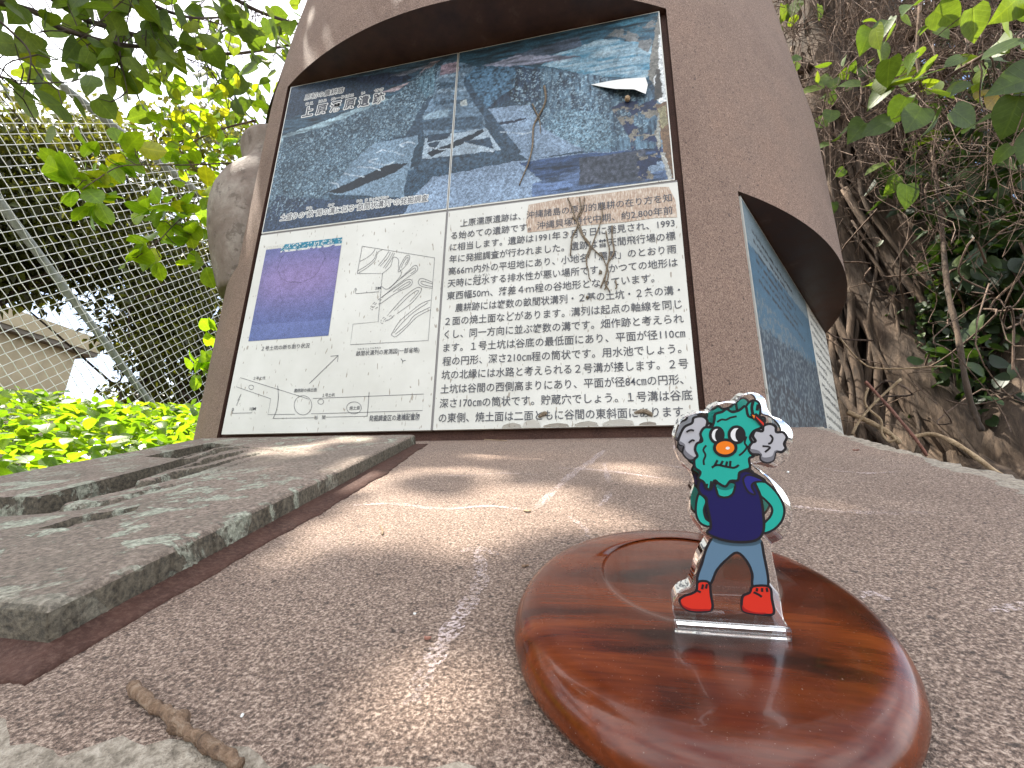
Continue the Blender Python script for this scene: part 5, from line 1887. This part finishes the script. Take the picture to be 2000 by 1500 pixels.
# ------------------------------------------------------------------ banyan on the right
r = np.random.default_rng(66)
bc = far(1730, 700, 2.75)
gb = float(ground_z(bc[0], bc[1]))
ban = thing('banyan_tree', (bc[0], bc[1], gb), 'old banyan with fused rooty trunk and hanging aerial roots right of the monument', 'tree')
b = MB()
zz = np.linspace(gb - .1, 3.6, 26)
core = np.stack([bc[0] + .05 * np.sin(zz * 1.3), bc[1] + .04 * np.cos(zz * 1.7), zz], 1)
b.tube(core, np.interp(zz, [gb, .3, 1.0, 2.2, 3.6], [.40, .30, .25, .27, .30]), 20)
for q in range(46):
    a_ = r.uniform(0, 2 * math.pi)
    tw = r.normal(0, .8)
    rb0 = r.uniform(.028, .085)
    z_ = np.linspace(gb - .08, r.uniform(1.6, 3.6), 30)
    rad_ = np.interp(z_, [gb - .08, gb + .12, gb + .5, 1.0, 2.2, 3.6], [.62 + .2 * r.random(), .46, .36, .27, .26, .36]) * r.uniform(.9, 1.1)
    ang_ = a_ + tw * (z_ - gb) * .35 + .18 * np.sin(z_ * r.uniform(2, 5) + r.uniform(0, 6))
    P = np.stack([bc[0] + rad_ * np.cos(ang_), bc[1] + rad_ * np.sin(ang_), z_], 1)
    P += catmull(wander((0, 0, 0), (0, 0, 0), 8, .12, r), 5, False)[np.linspace(0, 35, 30).astype(int)]
    b.tube(P, rb0 * (1 + .25 * np.sin(z_ * 7 + q)) * np.interp(z_, [gb, 3.6], [1.2, .7]), 9)
for q in range(80):                                   # thin roots hugging the trunk
    a_ = r.uniform(math.pi, 2.05 * math.pi)
    z_ = np.linspace(gb - .05, r.uniform(1.2, 2.6), 26)
    rad_ = np.interp(z_, [gb - .08, gb + .12, gb + .5, 1.0, 2.2, 3.6], [.75, .53, .43, .35, .34, .40]) * r.uniform(.97, 1.1)
    ang_ = a_ + r.normal(0, .5) * (z_ - gb) * .5 + .10 * np.sin(z_ * r.uniform(3, 8) + r.uniform(0, 6))
    P = np.stack([bc[0] + rad_ * np.cos(ang_), bc[1] + rad_ * np.sin(ang_), z_], 1)
    b.tube(P, r.uniform(.005, .017), 6)
# big limbs seen between the roots
for L_, dd0, dd1, r0_, r1_ in (([(1530, 140), (1600, 128), (1700, 120), (1800, 90)], 2.3, 2.7, .028, .03), ([(1930, 60), (1800, 180), (1700, 280), (1640, 400), (1600, 560)], 2.3, 2.6, .022, .03), ([(1575, 960), (1620, 760), (1665, 650), (1740, 560), (1735, 400), (1700, 200)], 2.42, 2.6, .062, .045),
                              ([(1735, 575), (1775, 650), (1800, 760), (1830, 960)], 2.40, 2.42, .045, .055), ([(1630, 700), (1690, 770), (1760, 760), (1840, 660), (1880, 560), (1890, 380)], 2.36, 2.5, .036, .024), ([(1870, 960), (1835, 760), (1830, 600), (1790, 400), (1770, 200)], 2.5, 2.7, .05, .06),
                              ([(1690, 960), (1670, 820), (1690, 700), (1660, 560), (1650, 380)], 2.5, 2.6, .075, .05), ([(1760, 960), (1740, 800), (1760, 640), (1780, 500)], 2.48, 2.6, .07, .05), ([(1780, 60), (1900, 45), (2060, 10)], 2.5, 2.6, .05, .04), ([(1600, -80), (1680, 80), (1760, 260), (1790, 420)], 2.7, 2.7, .055, .06), ([(1460, 20), (1560, 60), (1660, 100)], 2.6, 2.7, .022, .02)):
    Q = np.array([far(x_, y_, d_) for (x_, y_), d_ in zip(L_, np.linspace(dd0, dd1, len(L_)))])
    Q = catmull(Q + r.normal(0, .012, Q.shape), 6, False)
    b.tube(Q, np.linspace(r0_, r1_, len(Q)) * (1 + .10 * np.sin(np.arange(len(Q)) * .9)), 10)
b.build('trunk', M['bark'], ban, smooth=True)
# surface roots running out over the bank
b = MB()
for q in range(14):
    a_ = r.uniform(-2.9, -0.3)
    L_ = r.uniform(.5, 1.3)
    e_ = np.array([bc[0] + L_ * math.cos(a_), bc[1] + L_ * math.sin(a_)])
    if math.hypot(e_[0] - CX, e_[1] - CY) < 1.1 or e_[0] < 1.12:
        continue
    P = catmull(wander((bc[0] + .3 * math.cos(a_), bc[1] + .3 * math.sin(a_), gb + .16), (e_[0], e_[1], 0), 5, .12, r), 4, False)[:14]
    P[:, 2] = np.linspace(gb + .2, 0, 14) * 0 + ground_z(P[:, 0], P[:, 1]) + np.linspace(.14, .0, 14)
    b.tube(P, np.linspace(.05, .014, 14) * r.uniform(.5, 1.1), 8)
b.build('surface_root', M['bark'], ban, smooth=True)
# hanging aerial roots: one part of uncountable strings
b = MB()
for q in range(1500):
    x_, y_ = r.uniform(1480, 2040), r.uniform(-120, 300 if q % 4 else 560)
    d__ = r.uniform(1.95, 3.0)
    s_ = far(x_, y_, d__)
    if math.hypot(s_[0] - CX, s_[1] - CY) < 1.05:
        continue
    L_ = r.uniform(.10, .55) * (1.5 if r.random() < .15 else 1)
    e_ = s_ + np.array([r.normal(0, .11), r.normal(0, .11), -L_])
    P = curl(s_, e_, 7, r.uniform(.08, .24), r)
    b.tube(P, np.linspace(1, .5, len(P)) * r.choice([.0012, .0018, .0026, .0045], p=[.45, .33, .18, .04]), 4, cap=False)
for q in range(24):                                  # loose sticks and loops lower down
    s_ = far(r.uniform(1600, 1990), r.uniform(380, 860), r.uniform(1.9, 2.3))
    e_ = s_ + r.normal(0, .22, 3) * np.array([1, 1, .7])
    if min(math.hypot(s_[0] - CX, s_[1] - CY), math.hypot(e_[0] - CX, e_[1] - CY)) < 1.06:
        continue
    b.tube(curl(s_, e_, 5, .16, r), r.choice([.0014, .0022, .0035]), 5, cap=False)
ar = b.build('aerial_root', M['root'], ban, smooth=True)
ar['kind'] = 'stuff'
# crown: dark leaves behind and above the trunk, thin where sky shows through
cs, rs, ns = [], [], []
for q in range(120):
    x_, y_ = r.uniform(1420, 2120), r.uniform(-260, 700)
    if (1835 < x_ < 1985 and 480 < y_ < 660):
        continue
    cs.append(far(x_, y_, r.uniform(3.2, 4.6)))
    rs.append((.34, .34, .28))
    ns.append(95)
lit = [far(x_, y_, d_) for x_, y_, d_ in ((1980, 150, 1.15), (1900, 200, 1.15), (1730, 60, 1.5), (1790, 170, 1.5), (1840, 100, 1.5), (1680, 170, 1.5), (1600, 180, 2.0), (1740, 340, 2.0), (1540, 10, 2.2))]
for q in range(150):                                   # high canopy that keeps the right-hand side in shade
    c = np.array((r.uniform(-.8, 3.6), r.uniform(-.3, 4.4), r.uniform(3.5, 4.6)))
    if min(np.linalg.norm(np.cross(c - l_, SUN)) for l_ in lit) < .55:
        continue
    cs.append(c)
    rs.append((.55, .55, .3))
    ns.append(110)
for q in range(26):
    x_, y_ = r.uniform(1760, 2010), r.uniform(150, 560)
    cs.append(far(x_, y_, r.uniform(2.2, 2.5)))
    rs.append((.10, .10, .09))
    ns.append(14)
P, D, N = crown_clumps(r, cs, rs, ns, .1)
leaves('crown', P, D, N, r.uniform(.07, .12, len(P)), 'small', M['leaf_dark'], ban, r=r)

# dark glossy shrub at the right edge
r = np.random.default_rng(77)
sb = far(1960, 900, 2.6)
shb = thing('dark_shrub', (sb[0], sb[1], float(ground_z(sb[0], sb[1]))), 'dark glossy-leaved shrub at the right edge in front of the sky gap', 'shrub')
b = MB()
cs, rs, ns = [], [], []
for q in range(46):
    x_, y_ = r.uniform(1840, 2070), r.uniform(330, 860)
    if 1845 < x_ < 1935 and 520 < y_ < 640 or (1930 < x_ < 2010 and 770 < y_ < 890):
        continue
    c = far(x_, y_, r.uniform(2.2, 2.9))
    cs.append(c)
    rs.append((.13, .13, .10))
    ns.append(24)
    limb(b, (sb[0], sb[1], float(ground_z(sb[0], sb[1]))), c, .010, .003, .2, 10, 5, r)
b.build('stem', M['barkdark'], shb, smooth=True)
P, D, N = crown_clumps(r, cs, rs, ns, .1)
leaves('foliage', P, D, N, r.uniform(.05, .085, len(P)), 'round', M['leaf_dark'], shb, r.beta(2, 3, len(P)), r)
# ivy climbing over the banyan's foot
r = np.random.default_rng(78)
b = MB()
P, D, N = [], [], []
for q in range(1500):
    x_, y_ = r.normal(1850, 38), r.normal(720, 110)
    p = far(x_, y_, 2.75 - .36 - r.random() * .10)
    P.append(p)
    D.append(unit(r.normal(0, .6, 3) + np.array([0, 0, -.6])))
    N.append(unit(r.normal(0, .4, 3) + np.array([-.3, -.8, .4])))
iv = thing('climbing_ivy', far(1790, 860, 2.4), 'dark small-leaved ivy climbing over the foot of the banyan', 'ivy')
leaves('foliage', np.array(P), np.array(D), np.array(N), r.uniform(.02, .042, len(P)), 'round', M['leaf_dark'], iv, r.beta(2, 4, len(P)), r)

# broad leaves hanging in at the upper right
r = np.random.default_rng(88)


def bough(label, px_list, dist, leafpx, scale, extra, r0=.006):
    base = far(*px_list[0], dist[0])
    t = thing('broad_leaved_branch', base, label, 'branch', 'broad-leaved branches at the upper right')
    b_ = MB()
    Q = catmull(np.array([far(x_, y_, d__) for (x_, y_), d__ in zip(px_list, dist)]), 6, False)
    b_.tube(Q, np.linspace(r0, r0 * .4, len(Q)), 6)
    p_, d_l, n_l, s_l, t_l = [], [], [], [], []
    for (x_, y_, ang, s__, tn) in leafpx:
        dm = float(np.mean(dist)) + r.uniform(-.06, .06)
        c = far(x_, y_, dm)
        i = int(np.argmin(np.linalg.norm(Q - c, axis=1)))
        b_.tube(wander(Q[i], c, 5, .012, r), np.linspace(.0018, .0010, 5), 4, cap=False)
        a_ = math.radians(ang)
        right, upv, fw = RW[0], -RW[1], RW[2]
        dirv = math.cos(a_) * right + math.sin(a_) * upv + r.normal(0, .22) * fw
        p_.append(c)
        d_l.append(unit(dirv))
        n_l.append(unit(-fw * .8 + np.array([0, 0, .6]) + r.normal(0, .4, 3)))
        s_l.append(s__ * scale)
        t_l.append(tn)
    for q in range(extra):                           # lesser leaves along the same stem
        i = r.integers(0, len(Q))
        p_.append(Q[i] + r.normal(0, .06, 3))
        d_l.append(unit(r.normal(0, .6, 3) + np.array([0, 0, -.5])))
        n_l.append(unit(r.normal(0, .5, 3) + np.array([-.3, -.4, .7])))
        s_l.append(r.uniform(.035, .065))
        t_l.append(r.uniform(.3, .85))
    b_.build('stem', M['root'], t, smooth=True)
    leaves('foliage', np.array(p_), np.array(d_l), np.array(n_l), np.array(s_l), 'broad', M['leaf_broad'], t, np.array(t_l), r)


bough('branch of large toothed leaves, the biggest at the upper right edge', [(2040, 60), (1960, 90), (1900, 120), (1850, 150)], [1.15, 1.15, 1.15, 1.2],
      [(1995, 75, 205, .105, .35), (2030, 150, 190, .115, .25), (1990, 190, 262, .10, .2), (1962, 118, 170, .07, .5), (1950, 185, 225, .06, .98), (1938, 175, 200, .06, .95), (1925, 225, 225, .08, .35), (2005, 40, 150, .07, .55), (1900, 165, 195, .065, .45), (2030, 260, 240, .09, .2), (1975, 285, 235, .05, .5), (1880, 110, 210, .06, .5)], 0.7, 10)
bough('branch of medium leaves hanging in the middle of the upper right', [(1800, -40), (1795, 40), (1790, 110), (1800, 170)], [1.5, 1.5, 1.5, 1.5],
      [(1735, 40, 235, .085, .5), (1700, 55, 250, .09, .4), (1718, 85, 280, .08, .6), (1790, 10, 200, .09, .45), (1825, 20, 320, .095, .6), (1900, 15, 300, .10, .6), (1825, 120, 215, .075, .65), (1790, 150, 200, .10, .7), (1760, 160, 190, .09, .75), (1740, 170, 215, .08, .5), (1720, 165, 185, .08, .6), (1770, 190, 250, .085, .3),
       (1800, 210, 235, .10, .35), (1830, 215, 260, .08, .25), (1680, 165, 170, .07, .55), (1690, 240, 225, .085, .35), (1740, 235, 200, .085, .3), (1860, 215, 320, .09, .3), (1820, 175, 340, .08, .65), (1870, 180, 190, .08, .55), (1650, 250, 240, .065, .6), (1625, 215, 250, .06, .55)], 0.85, 26)
bough('few bright leaves peeping out beside the top right of the monument', [(1660, 120), (1620, 160), (1590, 170), (1560, 180)], [2.0, 2.0, 2.0, 2.0], [(1600, 170, 195, .075, .75), (1555, 120, 230, .06, .6), (1615, 235, 200, .06, .6), (1620, 280, 190, .05, .5), (1730, 320, 200, .08, .7), (1750, 340, 250, .085, .3), (1770, 360, 270, .09, .2), (1625, 395, 260, .06, .2), (1650, 330, 220, .05, .35)], 1.0, 22, .004)
bough('cluster of bright leaves at the top edge above the right shoulder', [(1620, -60), (1560, -20), (1510, 5), (1480, 10)], [2.2, 2.2, 2.2, 2.2], [(1480, 5, 200, .10, .6), (1500, 15, 240, .10, .5), (1530, 10, 270, .10, .65), (1560, 0, 250, .09, .7), (1600, 10, 280, .08, .6), (1490, -10, 190, .1, .55), (1520, 55, 280, .06, .7)], 0.9, 14, .004)

# long bare stems lying over the right-hand bank
for nm, mt, px, dd, rd, lb in (('vine_stem', 'vine', [(1655, 805), (1700, 825), (1735, 845), (1758, 866)], [1.75, 1.75, 1.75, 1.75], .0075, 'thick tan stem arching from the right board down to the bank'), ('vine_stem', 'vine', [(1780, 855), (1820, 848), (1870, 868), (1940, 918), (1990, 950)], [1.85, 1.85, 1.8, 1.8, 1.8], .0065, 'long tan stem arching low over the bank to the right edge'),
                               ('vine_stem', 'redvine', [(1690, 745), (1740, 800), (1790, 860), (1810, 890)], [1.7, 1.72, 1.74, 1.76], .0045, 'straight reddish stem leaning down across the banyan foot'), ('vine_stem', 'vine', [(1760, 740), (1710, 785), (1680, 820), (1664, 848)], [1.72, 1.71, 1.70, 1.68], .0038, 'thin tan stem crossing the reddish one beside the board'),
                               ('vine_stem', 'vine', [(1695, 757), (1690, 790), (1720, 820), (1722, 845), (1735, 862), (1748, 858), (1742, 850)], [1.74] * 7, .0035, 'curly thin tan stem ending in a coil on the bank'), ('vine_stem', 'vine', [(1640, 660), (1680, 705), (1720, 720), (1850, 715)], [1.9] * 4, .003, 'thin wiry stem running level behind the right board'),
                               ('vine_stem', 'bark', [(1815, 250), (1835, 400), (1850, 560), (1868, 640), (1885, 740), (1900, 800), (1908, 820), (1918, 842)], [2.3, 2.2, 2.05, 2.0, 1.95, 1.95, 1.95, 1.95], .008, 'thick barky root hanging free at the right of the banyan')):
    b = MB()
    Q = catmull(np.array([far(x_, y_, d__) for (x_, y_), d__ in zip(px, dd)]), 6, False)
    b.tube(Q, rd * (1 + .12 * np.sin(np.arange(len(Q)) * 1.3)), 7)
    tag(b.build(nm, M[mt], None, smooth=True), lb, 'vine', 'bare stems on the right-hand bank')
b = MB()
wl = thing('pale_wall', far(2010, 880, 6.5), 'pale wall glimpsed through the lower right gap beyond the shrub', 'wall')
p0 = far(2010, 880, 6.5)
b.box((p0[0] - 1.2, p0[1], -.4), (p0[0] + 3, p0[1] + .2, far(2010, 775, 6.5)[2]))
b.build('wall_face', plain('pale_render', (0.55, 0.54, 0.50), .8), wl)
